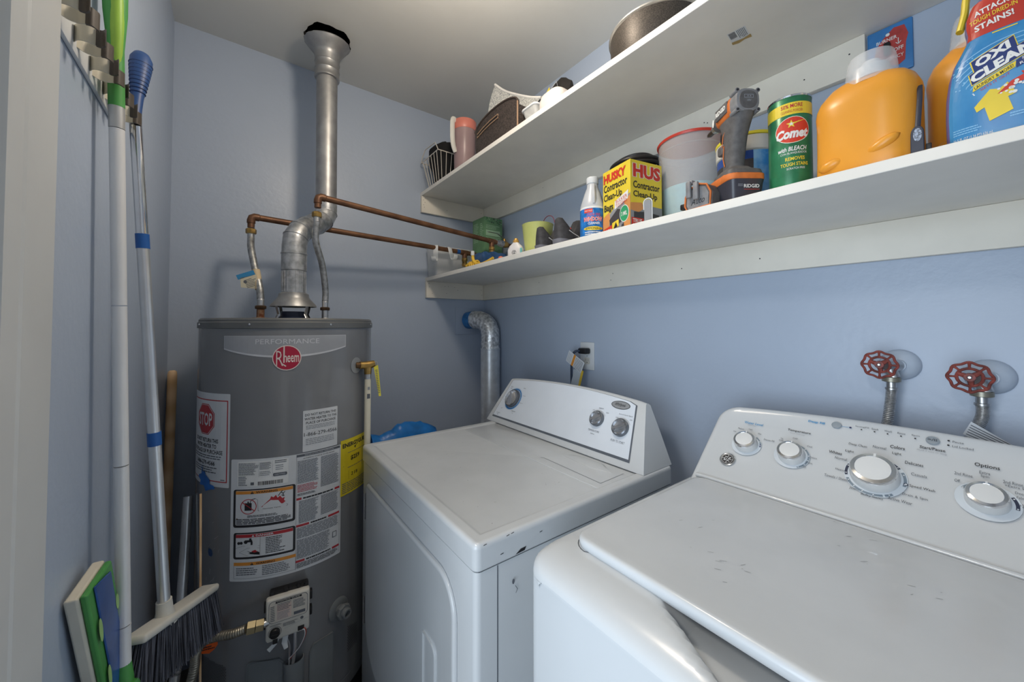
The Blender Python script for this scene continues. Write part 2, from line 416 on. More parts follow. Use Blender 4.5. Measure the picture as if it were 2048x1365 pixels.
Ft0 = frame((-.070, -.803, 1.144), (0.1, -.80, -.50), (-.15, -.50, .80)); Ft = lambda u, v, h: Ft0(u*1.25, v*1.1, h)
p = Print(Ft, h=0); p.rect(-.036, -.024, .036, .026, paper); p.rect(-.012, -.024, -.003, .026, orange, 1)
for k in range(8): p.line([(.001+k*.0042, -.021), (.001+k*.0042, .022)], .0014, ink_g, 1)
for k in range(3): p.line([(-.031+k*.006, -.020), (-.031+k*.006, .020)], .0012, ink_lg, 1)
p.mb.add([Ft(*q, -.0006) for q in ((-.036, -.024), (.036, -.024), (.036, .026), (-.036, .026))], [(3, 2, 1, 0)], paper)
p.part('warning_tag', t)
Ft = frame((-.06, -.806, 1.085), (0, -.93, -.25), (0, -.25, .93))
mb = MB().poly([(-.026, -.05), (.020, -.06), (.026, .03), (-.022, .024)], 0, .0006, Ft, mat('clear tag sleeve', S(205, 215, 222), .15, alpha=.65))
mb.poly([(.016, -.06), (.026, -.06), (.030, .032), (.018, .034)], .0008, .0018, Ft, mat('yellow striped tag', S(210, 180, 60), .5))
part(mb, 'tag_sleeve', t, smooth=None)

# ================================================================ DRYER VENT DUCT
t = thing('dryer_vent_duct', (-.071, -.17, 0), 'shiny round dryer vent duct elbowing down from the back wall into the corner', 'duct')
part(MB().box((-.196, -.004, 1.245), (-.038, -.0003, 1.398), wall_m, .001), 'wall_plate', t)
path = bez([(-.112, -.005, 1.325), (-.104, -.045, 1.328), (-.092, -.095, 1.326), (-.078, -.145, 1.305), (-.071, -.168, 1.262), (-.070, -.170, 1.215), (-.070, -.170, 1.165)], 30)
k = 7
part(MB().tube(path[:k], .0485, mat('blue wall paint smear', S(55, 125, 190), .5, var=.15, scale=40), 32), 'wall_collar', t, label='duct collar smeared with bright blue paint')
mb = MB(); rr = [.050+.0012*math.sin(i*1.9) for i in range(len(path)-k+1)]
mb.tube(path[k-1:], rr, foil, 32)
part(mb, 'foil_taped_elbow', t)
mb = MB().lathe([(.0525, .02), (.0525, 1.163), (.0535, 1.164), (.0535, 1.170), (.051, 1.171)], duct_m, 36, Matrix.Translation((-.070, -.170, 0)))
part(mb, 'straight_duct', t)

# ================================================================ LAUNDRY TAPS
def tap(y, z, lab, hose_pts, tagged):
    t = thing('laundry_tap', (0, y, z), lab, 'tap', None)
    T = Matrix.Translation((0, y, z)) @ Matrix.Rotation(-PI/2, 4, 'Y')
    part(MB().lathe([(.034, .0005), (.034, .004), (.030, .012), (.022, .018), (.0125, .021), (.0125, .030)], mat('painted escutcheon', (0.47, 0.54, 0.64), .3, bump=.3), 32, T), 'escutcheon', t, label='round wall flange painted the blue of the wall')
    T2 = Matrix.Translation((0, y+.016, z+.002)) @ Matrix.Rotation(-PI/2, 4, 'Y')
    mb = MB().tube([(-.03, y, z), (-.045, y+.010, z), (-.062, y+.016, z+.001)], [.0125, .014, .010], steel, 16)
    mb.cyl((-.05, y+.012, z), (-.05, y+.004, z-.026), .011, steel)
    part(mb, 'valve_body', t)
    # hand wheel: scalloped rim, eight spokes, hub
    wm = mat('red painted handwheel', S(128, 58, 50), .5, var=.25, scale=60)
    C_ = Vector((-.080, y+.022, z+.003)); mb = MB(); rim = []
    for i in range(64):
        a = 2*PI*i/64; r_ = .0275*(1+.05*math.cos(8*a)); rim.append((C_.x, C_.y+r_*math.cos(a), C_.z+r_*math.sin(a)))
    mb.tube(rim, .0024, wm, 8, closed=True)
    mid = [(C_.x+.001, C_.y+.0165*math.cos(2*PI*i/32), C_.z+.0165*math.sin(2*PI*i/32)) for i in range(32)]
    mb.tube(mid, .0026, wm, 8, closed=True)
    for i in range(8):
        a = 2*PI*i/8; mb.tube([(C_.x, C_.y+q*math.cos(a), C_.z+q*math.sin(a)) for q in (.0165, .021, .0285)], [.0030, .0018, .0028], wm, 8)
    for i in range(3):
        a = 2*PI*i/3+.4; mb.tube([(C_.x+.001, C_.y+q*math.cos(a), C_.z+q*math.sin(a)) for q in (.002, .0165)], [.0055, .0035], wm, 8)
    mb.lathe([(.0075, -.004), (.0085, 0), (.0075, .004)], wm, 20, Matrix.Translation(C_) @ Matrix.Rotation(-PI/2, 4, 'Y'))
    hw = part(mb, 'handwheel', t)
    part(MB().lathe([(.0035, .003), (.0035, .0055), (.002, .007)], steel, 12, Matrix.Translation(C_) @ Matrix.Rotation(-PI/2, 4, 'Y')), 'wheel_screw', hw)
    # washer hose hanging from the tap
    h0 = Vector(hose_pts[0])
    t2 = thing('washer_hose', tuple(h0), ('braided steel hose on the tap nearer the dryer' if not tagged else 'braided steel hose with a paper tag on the tap farther from the dryer'), 'hose')
    T3 = Matrix.Translation(h0)
    mb = MB().lathe([(.009, .006), (.0155, .005), (.0155, -.004), (.011, -.0055)], mat('dull nickel', S(150, 146, 132), .4, .7), 12, T3)
    part(mb, 'coupling_nut', t2)
    part(MB().lathe([(.0085, -.005), (.0085, -.017), (.0105, -.018), (.0105, -.022), (.009, -.0225)], steel, 20, T3), 'ferrule', t2)
    pts = bez([h0+Vector((0, 0, -.02))]+[Vector(q) for q in hose_pts[1:]], 90)
    rr = [.0088+(.0006 if i % 2 else -.0003) for i in range(len(pts))]
    part(MB().tube(pts, rr, mat('braided steel hose', (.5, .5, .5), .35, .85, var=.1, scale=200, bump=.2, bscale=300), 12), 'braided_hose', t2)
    if tagged:
        q = pts[int(len(pts)*.52)]; F = frame((q.x-.012, q.y-.012, q.z), (.15, -.9, -.35), (-.2, -.3, .9))
        p = Print(F, h=0); p.shape([(-.024, -.012), (.046, -.018), (.040, .000), (-.022, .018)], paper)
        for i in range(5): p.line([(-.020, -.009+i*.005), (.036, -.014+i*.0035)], .0016, ink_g, 1)
        p.part('paper_tag', t2)
tap(-1.741, 1.206, 'laundry tap with red handwheel on the wall nearer the dryer', [(-.052, -1.733, 1.176), (-.053, -1.731, 1.13), (-.056, -1.727, 1.09), (-.06, -1.72, 1.04), (-.06, -1.715, .9)], False)
tap(-1.866, 1.192, 'laundry tap with red handwheel above the tagged hose, farther from the dryer', [(-.052, -1.857, 1.162), (-.053, -1.857, 1.12), (-.062, -1.848, 1.09), (-.07, -1.835, 1.04), (-.07, -1.83, .9)], True)
# ================================================================ WATER HEATER
HC = (-1.035, -.356); HRR = .26
def FH(u, v, h):
    a = u/HRR; return (HC[0]+(HRR+h)*math.sin(a), HC[1]-(HRR+h)*math.cos(a), v)
def atH(theta, r=0, z=0):
    """local frame on the heater at angle theta (deg): x tangent, y outward, z up"""
    a = math.radians(theta); n_ = Vector((math.sin(a), -math.cos(a), 0)); t_ = Vector((math.cos(a), math.sin(a), 0))
    m_ = Matrix((t_, n_, Vector((0, 0, 1)))).transposed().to_4x4(); m_.translation = Vector((HC[0], HC[1], z))+n_*r; return m_
t = WH = thing('water_heater', (*HC, 0), 'tall grey cylindrical gas water heater in the back corner, covered in warning labels', 'water heater')
TH = Matrix.Translation((*HC, 0))
mb = MB().lathe([(.245, .0), (.25, .03), (.252, .118)], dark, 48, TH); part(mb, 'base_ring', t)
mb = MB().lathe([(.255, .120), (.26, .126), (.26, .158), (.2588, .160), (.26, .162), (.26, 1.294)], grey_h, 96, TH); part(mb, 'jacket', t, smooth=30)
mb = MB().lathe([(.258, 1.286), (.2635, 1.288), (.2635, 1.3045), (.2605, 1.3075), (.2605, 1.313), (.256, 1.318), (.05, 1.3195)], grey_l, 96, TH)
part(mb, 'lid', t, smooth=25)
for a in (-75, -31, 16, 62):
    T = atH(a, .2635, 1.299) @ Matrix.Rotation(-PI/2, 4, 'X')
    part(MB().lathe([(.0032, 0), (.003, .0015), (.0012, .0025)], chrome, 12, T), 'screw', t)
# draft hood
mb = MB().lathe([(.040, 1.412), (.047, 1.408), (.0485, 1.398), (.052, 1.391), (.072, 1.368), (.0735, 1.362), (.070, 1.365), (.050, 1.388), (.040, 1.40)], galv, 40, TH, cap=False)
part(mb, 'draft_hood', t)
hood = t
for a in (-58, 32, 122, 212):
    a_ = math.radians(a); d = Vector((math.sin(a_), -math.cos(a_), 0)); q = Vector((*HC, 0))
    part(MB().tube([q+d*.068+Vector((0, 0, 1.370)), q+d*.058+Vector((0, 0, 1.335)), q+d*.066+Vector((0, 0, 1.3215)), q+d*.074+Vector((0, 0, 1.3205))], .006, steel, 8, flat=.25, up=(-d.y, d.x, 0)), 'hood_leg', t)
mb = MB().lathe([(.046, 1.3195), (.046, 1.326), (.040, 1.328), (.0385, 1.345), (.036, 1.345), (.036, 1.330), (.001, 1.328)], mat('dark blue enamel', S(40, 48, 72), .4), 40, TH); part(mb, 'flue_collar', t)
for x, lab in ((-1.133, 'rusty cold water nipple'), (-.933, 'clean steel hot water nipple')):
    m = mat('rusty steel', S(150, 128, 104), .7, .3, var=.4, scale=80, col2=S(110, 62, 40)) if x < -1 else steel
    T = Matrix.Translation((x, HC[1], 0))
    part(MB().lathe([(.026, 1.3195), (.024, 1.3225), (.013, 1.323), (.0115, 1.325), (.0115, 1.352)], m, 24, T), 'pipe_nipple', t, label=lab)
# badge
p = Print(FH, h=.0006); pale = mat('badge pale grey', S(205, 208, 213), .35); mid_g = mat('badge grey', S(158, 162, 169), .3)
def badge(u0, u1, zt, ze, zm, m, l):
    n = 24; um = (u0+u1)/2; P = [(u0, zt), (u1, zt)]
    b = [(u1+(u0-u1)*i/n, zm+(ze-zm)*((u1+(u0-u1)*i/n-um)/((u1-u0)/2))**2) for i in range(n+1)]
    for i in range(n):
        (a, za), (c, zc) = b[i], b[i+1]; p.mb.add([FH(*q, p.H(l)) for q in ((c, zc), (a, za), (a, zt), (c, zt))], [(0, 1, 2, 3)], m)
badge(-.2180, .1275, 1.2655, 1.2265, 1.2015, pale, 0); badge(-.2170, .1260, 1.2645, 1.2300, 1.2075, mid_g, 1)
p.text('PERFORMANCE', -.1259, .0400, 1.2415, 1.2560, pale, 2)
p.disc(-.0454, 1.2005, .0370, mat('badge cream', S(225, 215, 210), .35), 3); p.disc(-.0454, 1.2005, .0345, mat('badge crimson', S(172, 32, 62), .3), 4)
cream = MAT['badge cream']
uu = lambda x: -.0824+(x-765)*.000174
zz = lambda y: 1.237-(y-375)*.0002008
p.text('R', uu(822), uu(924), zz(672), zz(452), cream, 5, bold=-.01); p.line([(uu(905), zz(640)), (uu(962), zz(678))], .0030, cream, 5)
p.line([(uu(935), zz(395)), (uu(935), zz(622))], .0034, cream, 5)
p.text('n', uu(930), uu(978), zz(622), zz(522), cream, 5, bold=.01); p.text('eem', uu(983), uu(1155), zz(624), zz(520), cream, 5, bold=.01)
p.part('brand_badge', t)
# stop label
p = Print(FH, h=.0005)
p.rrect(-.388, .832, -.194, 1.099, .003, paper); p.rrect(-.382, .846, -.2005, 1.080, .001, red, 1); p.rrect(-.379, .849, -.2035, 1.077, .001, paper, 2)
oc = lambda r: [(-.292+r*math.cos(PI/8+k*PI/4), 1.022+r*math.sin(PI/8+k*PI/4)) for k in range(8)]
p.poly(oc(.0480), red, 3); p.poly(oc(.0455), paper, 4); p.poly(oc(.0440), red, 5); p.text('STOP', -.326, -.256, 1.003, 1.041, paper, 6, bold=.02)
p.text('DO NOT RETURN THIS', -.352, -.232, .956, .968, ink, 3, bold=.02); p.text('WATER HEATER TO', -.345, -.239, .940, .952, ink, 3, bold=.02)
p.text('THE PLACE OF PURCHASE', -.368, -.216, .924, .936, ink, 3, bold=.02); p.text('1-866-279-4566', -.344, -.244, .891, .904, ink, 3, bold=.02)
p.lines(-.365, .908, -.212, .921, 2, ink_g, 3, ragged=.1); p.lines(-.360, .868, -.235, .888, 3, ink_g, 3, ragged=.2); p.rect(-.222, .852, -.208, .8545, ink_g, 3)
tape = mat('blue paint splash', S(35, 105, 185), .5, var=.1)
p.shape([(-.302, .890), (-.298, .868), (-.288, .872), (-.281, .862), (-.262, .850), (-.262, .838), (-.245, .835), (-.24, .826), (-.262, .822), (-.280, .815), (-.290, .830), (-.315, .828), (-.310, .842), (-.325, .848), (-.322, .856), (-.305, .862)], tape, 7)
p.part('stop_label', t)
# main instruction label
p = Print(FH, h=.0005)
p.rrect(-.1875, .571, .1140, .9135, .004, paper)
p.rrect(-.1690, .836, -.0378, .9075, .003, mat('rating paper', S(232, 234, 234), .35), 1)
p.lines(-.166, .868, -.112, .903, 11, ink_g, 2); p.lines(-.110, .882, -.080, .903, 7, ink_g, 2); p.lines(-.166, .838, -.140, .866, 6, ink_g, 2)
p.lines(-.110, .864, -.080, .878, 3, ink_lg, 2); p.lines(-.072, .896, -.042, .906, 2, ink_g, 2); p.lines(-.070, .876, -.050, .893, 3, ink_lg, 2)
for a, b in (((-.112, .905), (-.112, .862)), ((-.078, .905), (-.078, .858)), ((-.168, .882), (-.078, .882)), ((-.168, .905), (-.04, .905)), ((-.078, .870), (-.04, .870))): p.line([a, b], .0004, ink_lg, 2)
p.rrect(-.076, .860, -.041, .869, .003, ink_g, 3); p.text('CERTIFIED', -.072, -.045, .8625, .8665, paper, 4)
p.rect(-.133, .840, -.124, .848, ink_g, 2); x = -.114
while x < -.052:
    w_ = R.choice((.0010, .0016, .0024)); p.rect(x, .838, x+w_, .849, ink, 2); x += w_+.0012
# warning panel one
p.rrect(-.1790, .7215, -.0192, .8285, .006, ink, 1); p.rrect(-.1725, .7285, -.0255, .8250, .003, paper, 2); p.rect(-.1722, .8150, -.0258, .8240, orange, 3)
def tri(cx, cy, s_, l): p.poly([(cx-s_, cy-s_*.8), (cx+s_, cy-s_*.8), (cx, cy+s_)], ink, l); p.rect(cx-.0004, cy-s_*.3, cx+.0004, cy+s_*.5, orange, l+1)
tri(-.128, .8190, .0045, 4); p.text('WARNING', -.1185, -.0640, .8162, .8222, ink, 4, bold=.02)
p.line([(-.172, .7575), (-.026, .7590)], .0005, ink, 3)
p.rect(-.1475, .7690, -.1290, .7900, ink, 3); p.rect(-.140, .790, -.1365, .7945, ink, 3); p.line([(-.1335, .790), (-.130, .799), (-.120, .802)], .0018, ink, 3)
p.arc(-.1375, .7800, .0205, 0, 360, .0020, red, 4, n=32); p.line([(-.153, .792), (-.122, .768)], .0022, red, 5)
p.shape([(-.105, .776), (-.083, .796), (-.080, .804), (-.074, .800), (-.068, .806), (-.064, .797), (-.058, .802), (-.052, .794), (-.046, .796), (-.048, .788), (-.044, .784), (-.050, .779)], red, 3)
for q in (((-.062, .803), (-.056, .812), (-.050, .808), (-.046, .812)), ((-.056, .812), (-.052, .816)), ((-.050, .808), (-.050, .800)), ((-.054, .803), (-.047, .801))): p.line(q, .0018, ink, 4)
p.line([(-.120, .802), (-.114, .798), (-.112, .766), (-.040, .770), (-.038, .774), (-.042, .776)], .0006, ink, 3)
p.text('Flammable Vapors', -.100, -.056, .7685, .7725, ink, 4)
p.lines(-.140, .7490, -.060, .7560, 2, ink, 4, ragged=.1); p.lines(-.170, .7300, -.028, .7465, 4, ink, 4, frac=.5, ragged=.12); tri(-.168, .7465, .003, 4)
# danger panel
p.rrect(-.1770, .6330, -.0182, .7070, .006, ink, 1); p.rrect(-.1705, .6390, -.0240, .7030, .003, paper, 2); p.rect(-.1702, .6930, -.0243, .7020, red, 3)
p.poly([(-.1275, .6945), (-.1205, .6945), (-.124, .7005)], paper, 4); p.text('DANGER', -.117, -.072, .6948, .7003, paper, 4, bold=.03)
p.line([(-.106, .6925), (-.106, .640)], .0006, ink, 3); p.lines(-.092, .643, -.040, .690, 10, ink, 3, ragged=.35)
p.disc(-.162, .678, .004, ink, 3).disc(-.155, .6785, .004, ink, 3).disc(-.143, .681, .005, ink, 3); p.rect(-.145, .680, -.126, .686, ink, 3); p.rect(-.130, .672, -.125, .682, ink, 3); p.rect(-.134, .686, -.128, .691, ink, 3)
p.line([(-.170, .664), (-.150, .670), (-.107, .668)], .0005, ink, 3).line([(-.160, .652), (-.138, .664), (-.107, .662)], .0005, ink, 3).line([(-.160, .652), (-.140, .643), (-.107, .644)], .0005, ink, 3)
p.shape([(-.140, .656), (-.128, .652), (-.118, .656), (-.107, .650), (-.107, .643), (-.120, .645), (-.136, .648), (-.130, .650)], ink, 4); p.shape([(-.128, .654), (-.118, .658), (-.112, .652), (-.120, .650)], red, 5)
# lower warning strip
p.rect(-.1750, .5785, -.0162, .6235, ink_g, 1).rect(-.1742, .5793, -.0170, .6227, paper, 2).rect(-.1750, .6150, -.0162, .6240, orange, 3)
tri(-.126, .619, .0042, 4); p.text('WARNING', -.116, -.068, .6165, .6222, ink, 4, bold=.02)
p.lines(-.168, .587, -.108, .610, 4, ink_g, 3); p.lines(-.100, .583, -.030, .612, 6, ink_g, 3)
# right column
p.line([(-.0172, .912), (-.0172, .576)], .0005, ink, 2); p.line([(.109, .91), (.109, .576)], .0005, ink, 2)
p.rect(-.0170, .9045, .1088, .9115, ink_g, 2); p.text('INSTALLATION AND OPERATION', .004, .088, .9060, .9098, paper, 3); p.text('AUTOMATIC STORAGE WATER HEATER', .000, .090, .8965, .9005, ink, 2)
p.lines(-.0145, .826, .043, .893, 20, ink_g, 2, ragged=.18); p.lines(.049, .800, .106, .893, 27, ink_g, 2, ragged=.15); p.lines(-.0145, .800, .043, .823, 6, red, 2)
p.lines(-.0145, .790, .043, .797, 2, ink, 2)
for z, w0, w1 in ((.781, .013, .016), (.7025, .034, .036), (.599, .023, .023)):
    p.rect(-.0165, z-.0032, -.0165+w0, z+.0032, red, 2); p.rect(.1083-w1, z-.0032, .1083, z+.0032, red, 2)
    p.lines(-.0165+w0+.004, z-.003, .104-w1, z+.003, 1, ink, 2, frac=.7, ragged=.02)
p.lines(-.010, .709, .043, .775, 18, ink_g, 2, ragged=.2); p.lines(.050, .715, .105, .775, 17, ink_g, 2, ragged=.15)
p.lines(-.0145, .665, .106, .697, 9, ink_g, 2, ragged=.05); p.lines(-.0145, .606, .078, .662, 15, ink_g, 2, ragged=.1); p.lines(-.0145, .579, .105, .594, 5, ink, 2, ragged=.1)
p.rect(.086, .630, .100, .648, ink_g, 2).rect(.088, .632, .098, .646, paper, 3)
p.part('instruction_label', t)
# phone label
p = Print(FH, h=.0012); p.rrect(-.0023, .9170, .0990, 1.0395, .002, paper)
p.text('DO NOT RETURN THIS', .003, .0945, 1.0225, 1.0300, ink, bold=.01); p.text('WATER HEATER TO THE', .002, .0955, 1.0105, 1.0180, ink, bold=.01); p.text('PLACE OF PURCHASE', .006, .0925, .9985, 1.0060, ink, bold=.01)
p.lines(.006, .982, .092, .995, 3, ink_lg, ragged=.1); p.text('1-866-279-4566', .001, .0965, .9625, .9735, ink, bold=.0); p.lines(.006, .936, .092, .956, 4, ink_lg, ragged=.1)
p.part('phone_label', t)
# energy guide
p = Print(FH, h=.0009); p.rect(.1125, .7450, .262, .9230, yellow)
p.text('ENERGYGUIDE', .1190, .245, .897, .911, ink, bold=.04); p.poly([(.172, .891), (.180, .897), (.188, .897)], ink, 2); p.poly([(.168, .893), (.178, .893), (.173, .885)], ink, 2)
p.text('$259', .153, .196, .8490, .8655, ink, bold=.03); p.line([(.124, .838), (.240, .838)], .002, ink, 1); p.lines(.140, .876, .24, .880, 1, ink_g, ragged=0); p.lines(.140, .828, .24, .832, 1, ink_g, ragged=0)
p.text('218', .155, .186, .800, .811, ink, bold=.01); p.line([(.145, .818), (.240, .818)], .0006, ink, 1).line([(.145, .818), (.145, .792)], .0006, ink, 1).line([(.145, .792), (.24, .792)], .0006, ink, 1)
p.lines(.118, .750, .24, .785, 6, ink_g, ragged=.1); p.part('energy_label', t)
# relief valve with its discharge pipe
T = atH(38.6, .2602, 1.161) @ Matrix.Rotation(-PI/2, 4, 'X')
part(MB().lathe([(.0265, 0), (.0265, .001), (.012, .0014)], mat('relief valve plate', S(165, 168, 170), .3, .4), 36, T), 'valve_plate', t, label='round pale plate behind the relief valve')
a = math.radians(38.6); q0 = Vector((HC[0]+.258*math.sin(a), HC[1]-.258*math.cos(a), 1.161)); VX = Vector((-.8325, -.5545, 1.158))
mb = MB().tube([q0, q0+(VX-q0)*.35], .010, mat('valve thread', S(110, 85, 60), .5, .7), 16).tube([q0+(VX-q0)*.35, q0+(VX-q0)*.7, VX, VX+Vector((.022, .002, .004))], [.0125, .0125, .0145, .012], brass, 16)
mb.tube([VX+Vector((0, 0, .004)), VX+Vector((0, 0, -.03))], [.013, .012], brass, 16)
rv = part(mb, 'relief_valve', t)
part(MB().tube([VX+Vector((.015, 0, .012)), VX+Vector((.030, -.002, .010)), VX+Vector((.031, -.003, -.020))], .002, steel, 8), 'test_lever', rv)
Ft = frame(VX+Vector((.026, -.010, -.010)), (.9, .3, 0), (-.12, 0, 1)); p = Print(Ft, h=0); yt = mat('yellow tag', S(225, 215, 70), .5)
p.shape([(-.010, .004), (.008, .010), (.006, -.100), (-.003, -.100)], yt); p.lines(-.006, -.09, .004, -.005, 14, ink_g, ragged=.2); p.part('yellow_tag', rv)
mb = MB().tube([VX+Vector((0, 0, -.028)), VX+Vector((0, 0, -.047))], .0110, steel, 18)
part(mb, 'threaded_adapter', t)
mb = MB().tube([VX+Vector((0, 0, -.046)), (VX.x, VX.y, .12)], .0107, mat('cream pipe', S(222, 218, 200), .35), 18)
dp = part(mb, 'discharge_pipe', t)
F2 = frame((VX.x, VX.y-.0109, 0), (1, 0, 0), (0, 0, 1)); p = Print(F2, h=.0005); p.rect(-.005, 1.045, .005, 1.061, ink_g); p.rect(-.003, 1.075, .004, 1.085, ink_lg); p.part('pipe_print', dp)
# gas control
TC = atH(-7.3, .28, .485)
mb = MB().box((-.046, -.022, -.040), (.050, .012, .058), black, .004, T=TC)
for x in (-.058, .052):
    for z in (-.03, .015): mb.box((x, -.002, z), (x+.008, .015, z+.024), black, .002, T=TC)
for x in (-.045, -.01, .02, .04): mb.box((x, -.004, .056), (x+.010, .014, .064), black, .002, T=TC)
gc = part(mb, 'gas_control_valve', t)
part(MB().box((-.0530, .008, -.058), (.0530, .030, .056), plas_off, .006, 3, T=TC).box((-.05, .012, -.060), (-.012, .028, -.05), plas_off, .003, T=TC), 'control_cover', gc)
FC = lambda u, v, h: tuple(TC @ Vector((u, .030+h, v)))
p = Print(FC, h=.0004)
p.rrect(-.046, -.010, .048, .050, .010, ink_g).rrect(-.0448, -.0088, .0468, .0488, .0095, mat('control label', S(205, 200, 190), .4), 1)
p.rect(-.030, .042, .033, .0475, ink, 2); p.text('CONTROL GUIDE', -.026, .028, .0432, .0468, plas_off, 3); p.rect(-.027, -.004, .008, .036, mat('pink print', S(215, 195, 185), .4), 2)
p.lines(-.026, .020, .007, .040, 5, ink_g, 3); p.lines(-.026, -.003, .007, .018, 6, ink_lg, 3); p.lines(-.042, -.004, -.031, .038, 9, ink_g, 3); p.lines(.012, .015, .044, .039, 7, ink_g, 3)
p.rect(.014, -.003, .042, .005, ink_g, 3); p.lines(-.043, -.018, -.015, -.013, 2, ink_g, 1); p.lines(-.012, -.027, .024, -.017, 4, ink_g, 1); p.disc(.034, -.018, .004, ink_g, 1)
p.arc(-.031, -.035, .0155, -40, 220, .001, ink_g, 1); p.line([(-.008, -.033), (.050, -.022)], .0005, ink_lg, 1); p.part('control_print', gc)
T = TC @ Matrix.Translation((-.031, .030, -.035)) @ Matrix.Rotation(-PI/2, 4, 'X')
part(MB().lathe([(.0125, 0), (.0125, .008), (.011, .010), (.002, .0105)], black, 28, T).box((-.010, -.002, .010), (.010, .002, .013), black, .0008, T=T), 'temperature_knob', gc)
part(MB().box((-.036, .022, -.066), (-.024, .032, -.054), black, .001, T=TC).box((.024, .022, -.052), (.040, .032, -.040), black, .001, T=TC), 'clip', gc)
mb = MB().tube([tuple(TC @ Vector(q)) for q in ((-.024, .015, -.06), (-.030, .018, -.074), (-.046, .022, -.085))], [.006, .005, .006], plas_w, 8, flat=.4)
mb.tube([tuple(TC @ Vector(q)) for q in ((-.005, .018, -.060), (-.008, .020, -.078), (-.004, .022, -.095))], [.007, .007, .005], plas_w, 8, flat=.4)
part(mb, 'white_tab', gc)
mb = MB().tube([tuple(TC @ Vector(q)) for q in ((.018, .005, -.05), (.018, .010, -.11), (.012, -.002, -.17))], .005, mat('aluminium tube', (.7, .7, .72), .3, .9), 10)
mb.tube(bez([tuple(TC @ Vector(q)) for q in ((-.006, .012, -.055), (-.002, .014, -.075), (.004, .010, -.10), (.004, 0, -.16))], 16), .0026, MAT['aluminium tube'], 8)
part(mb, 'burner_feed', gc)
mb = MB().tube(bez([tuple(TC @ Vector(q)) for q in ((.030, .028, -.052), (.042, .032, -.050), (.044, .030, -.070), (.030, .020, -.105), (.006, .006, -.14))], 24), .0013, mat('red wire', S(175, 75, 65), .5), 6)
mb.tube(bez([tuple(TC @ Vector(q)) for q in ((.030, .028, -.054), (.040, .034, -.052), (.041, .032, -.072), (.027, .022, -.107), (.002, .006, -.14))], 24), .0012, plas_w, 6)
part(mb, 'ignition_wire', gc)
# burner access, cover panels
T = atH(-4, .266, 0)
mb = MB().ring([[tuple(T @ Vector((r*math.cos(a), r*math.sin(a)*.8, z))) for a in [2*PI*k/28 for k in range(28)]] for r, z in ((.026, .14), (.0265, .305), (.0275, .322), (.0265, .326), (.0235, .326), (.0225, .26))], grey_p, cap=False)
mb.lathe([(.022, .262), (.001, .262)], mat('scorched metal', S(96, 80, 62), .7, .3, var=.4), 20, T); part(mb, 'burner_port', t, smooth=40)
for pts in ([(-.1335, .17), (-.036, .17), (-.036, .318), (-.046, .331), (-.054, .3405), (-.120, .348), (-.130, .346), (-.1335, .340)], [(.022, .17), (.093, .17), (.093, .337), (.090, .340), (.034, .340), (.030, .336), (.022, .318)]):
    p = Print(FH, h=.005); p.poly(pts, grey_p); pp = MB(); n = len(pts)
    p.mb.add([FH(*q, .0052) for q in pts]+[FH(*q, 0) for q in pts], [(i, (i+1) % n, n+(i+1) % n, n+i) for i in range(n)], grey_p)
    c_ = (sum(q[0] for q in pts)/n, sum(q[1] for q in pts)/n)
    ins = [(c_[0]+(q[0]-c_[0])*.92, c_[1]+(q[1]-c_[1])*.95) for q in pts]; p.line(ins+[ins[0]], .0007, ink_g, 3)
    part(p.mb, 'access_cover', t, smooth=None)
# drain valve
T = atH(24.2, .26, .397) @ Matrix.Rotation(-PI/2, 4, 'X')
mb = MB().lathe([(.034, 0), (.034, .003), (.030, .005), (.015, .007), (.015, .022)], grey_p, 36, T)
dv = part(mb, 'drain_flange', t)
mb = MB().lathe([(.0215, .020), (.023, .022), (.023, .030), (.0215, .033)], grey_p, 8, T); mb.lathe([(.014, .032), (.015, .034), (.0135, .036), (.015, .038), (.0135, .040), (.015, .042), (.0135, .046), (.009, .046), (.009, .030)], grey_p, 24, T)
part(mb, 'drain_nozzle', dv)
# perforated air screens
for u0, u1, z0, z1, s_ in ((-.292, -.192, .235, .352, 0), (.148, .192, .235, .315, .5)):
    p = Print(FH, h=.0006); z = z0; i = 0
    while z < z1:
        u = u0+(.0025 if i % 2 else 0)
        while u < u1:
            k = (u-u0)/(u1-u0)
            if z < z1-.018*k: p.disc(u, z, .0016, ink, n=6)
            u += .005
        z += .0044; i += 1
    part(p.mb, 'air_screen', t, smooth=None, fix=False)
# scuffs on the jacket
p = Print(FH, h=.0004); sc = mat('light scuff', S(160, 162, 164), .5)
for _ in range(26):
    u, v = R.uniform(-.33, -.22), R.uniform(.50, .78); a = R.uniform(1.8, 2.8); L_ = R.uniform(.004, .018); p.line([(u, v), (u+L_*math.cos(a), v-L_*math.sin(a))], R.uniform(.0004, .0009), sc)
p.shape([(-.262, .655), (-.250, .652), (-.246, .640), (-.252, .632), (-.262, .634), (-.267, .645)], mat('blue paint dab', S(40, 75, 125), .5), 0)
part(p.mb, 'jacket_scuffs', t, smooth=None, fix=False)

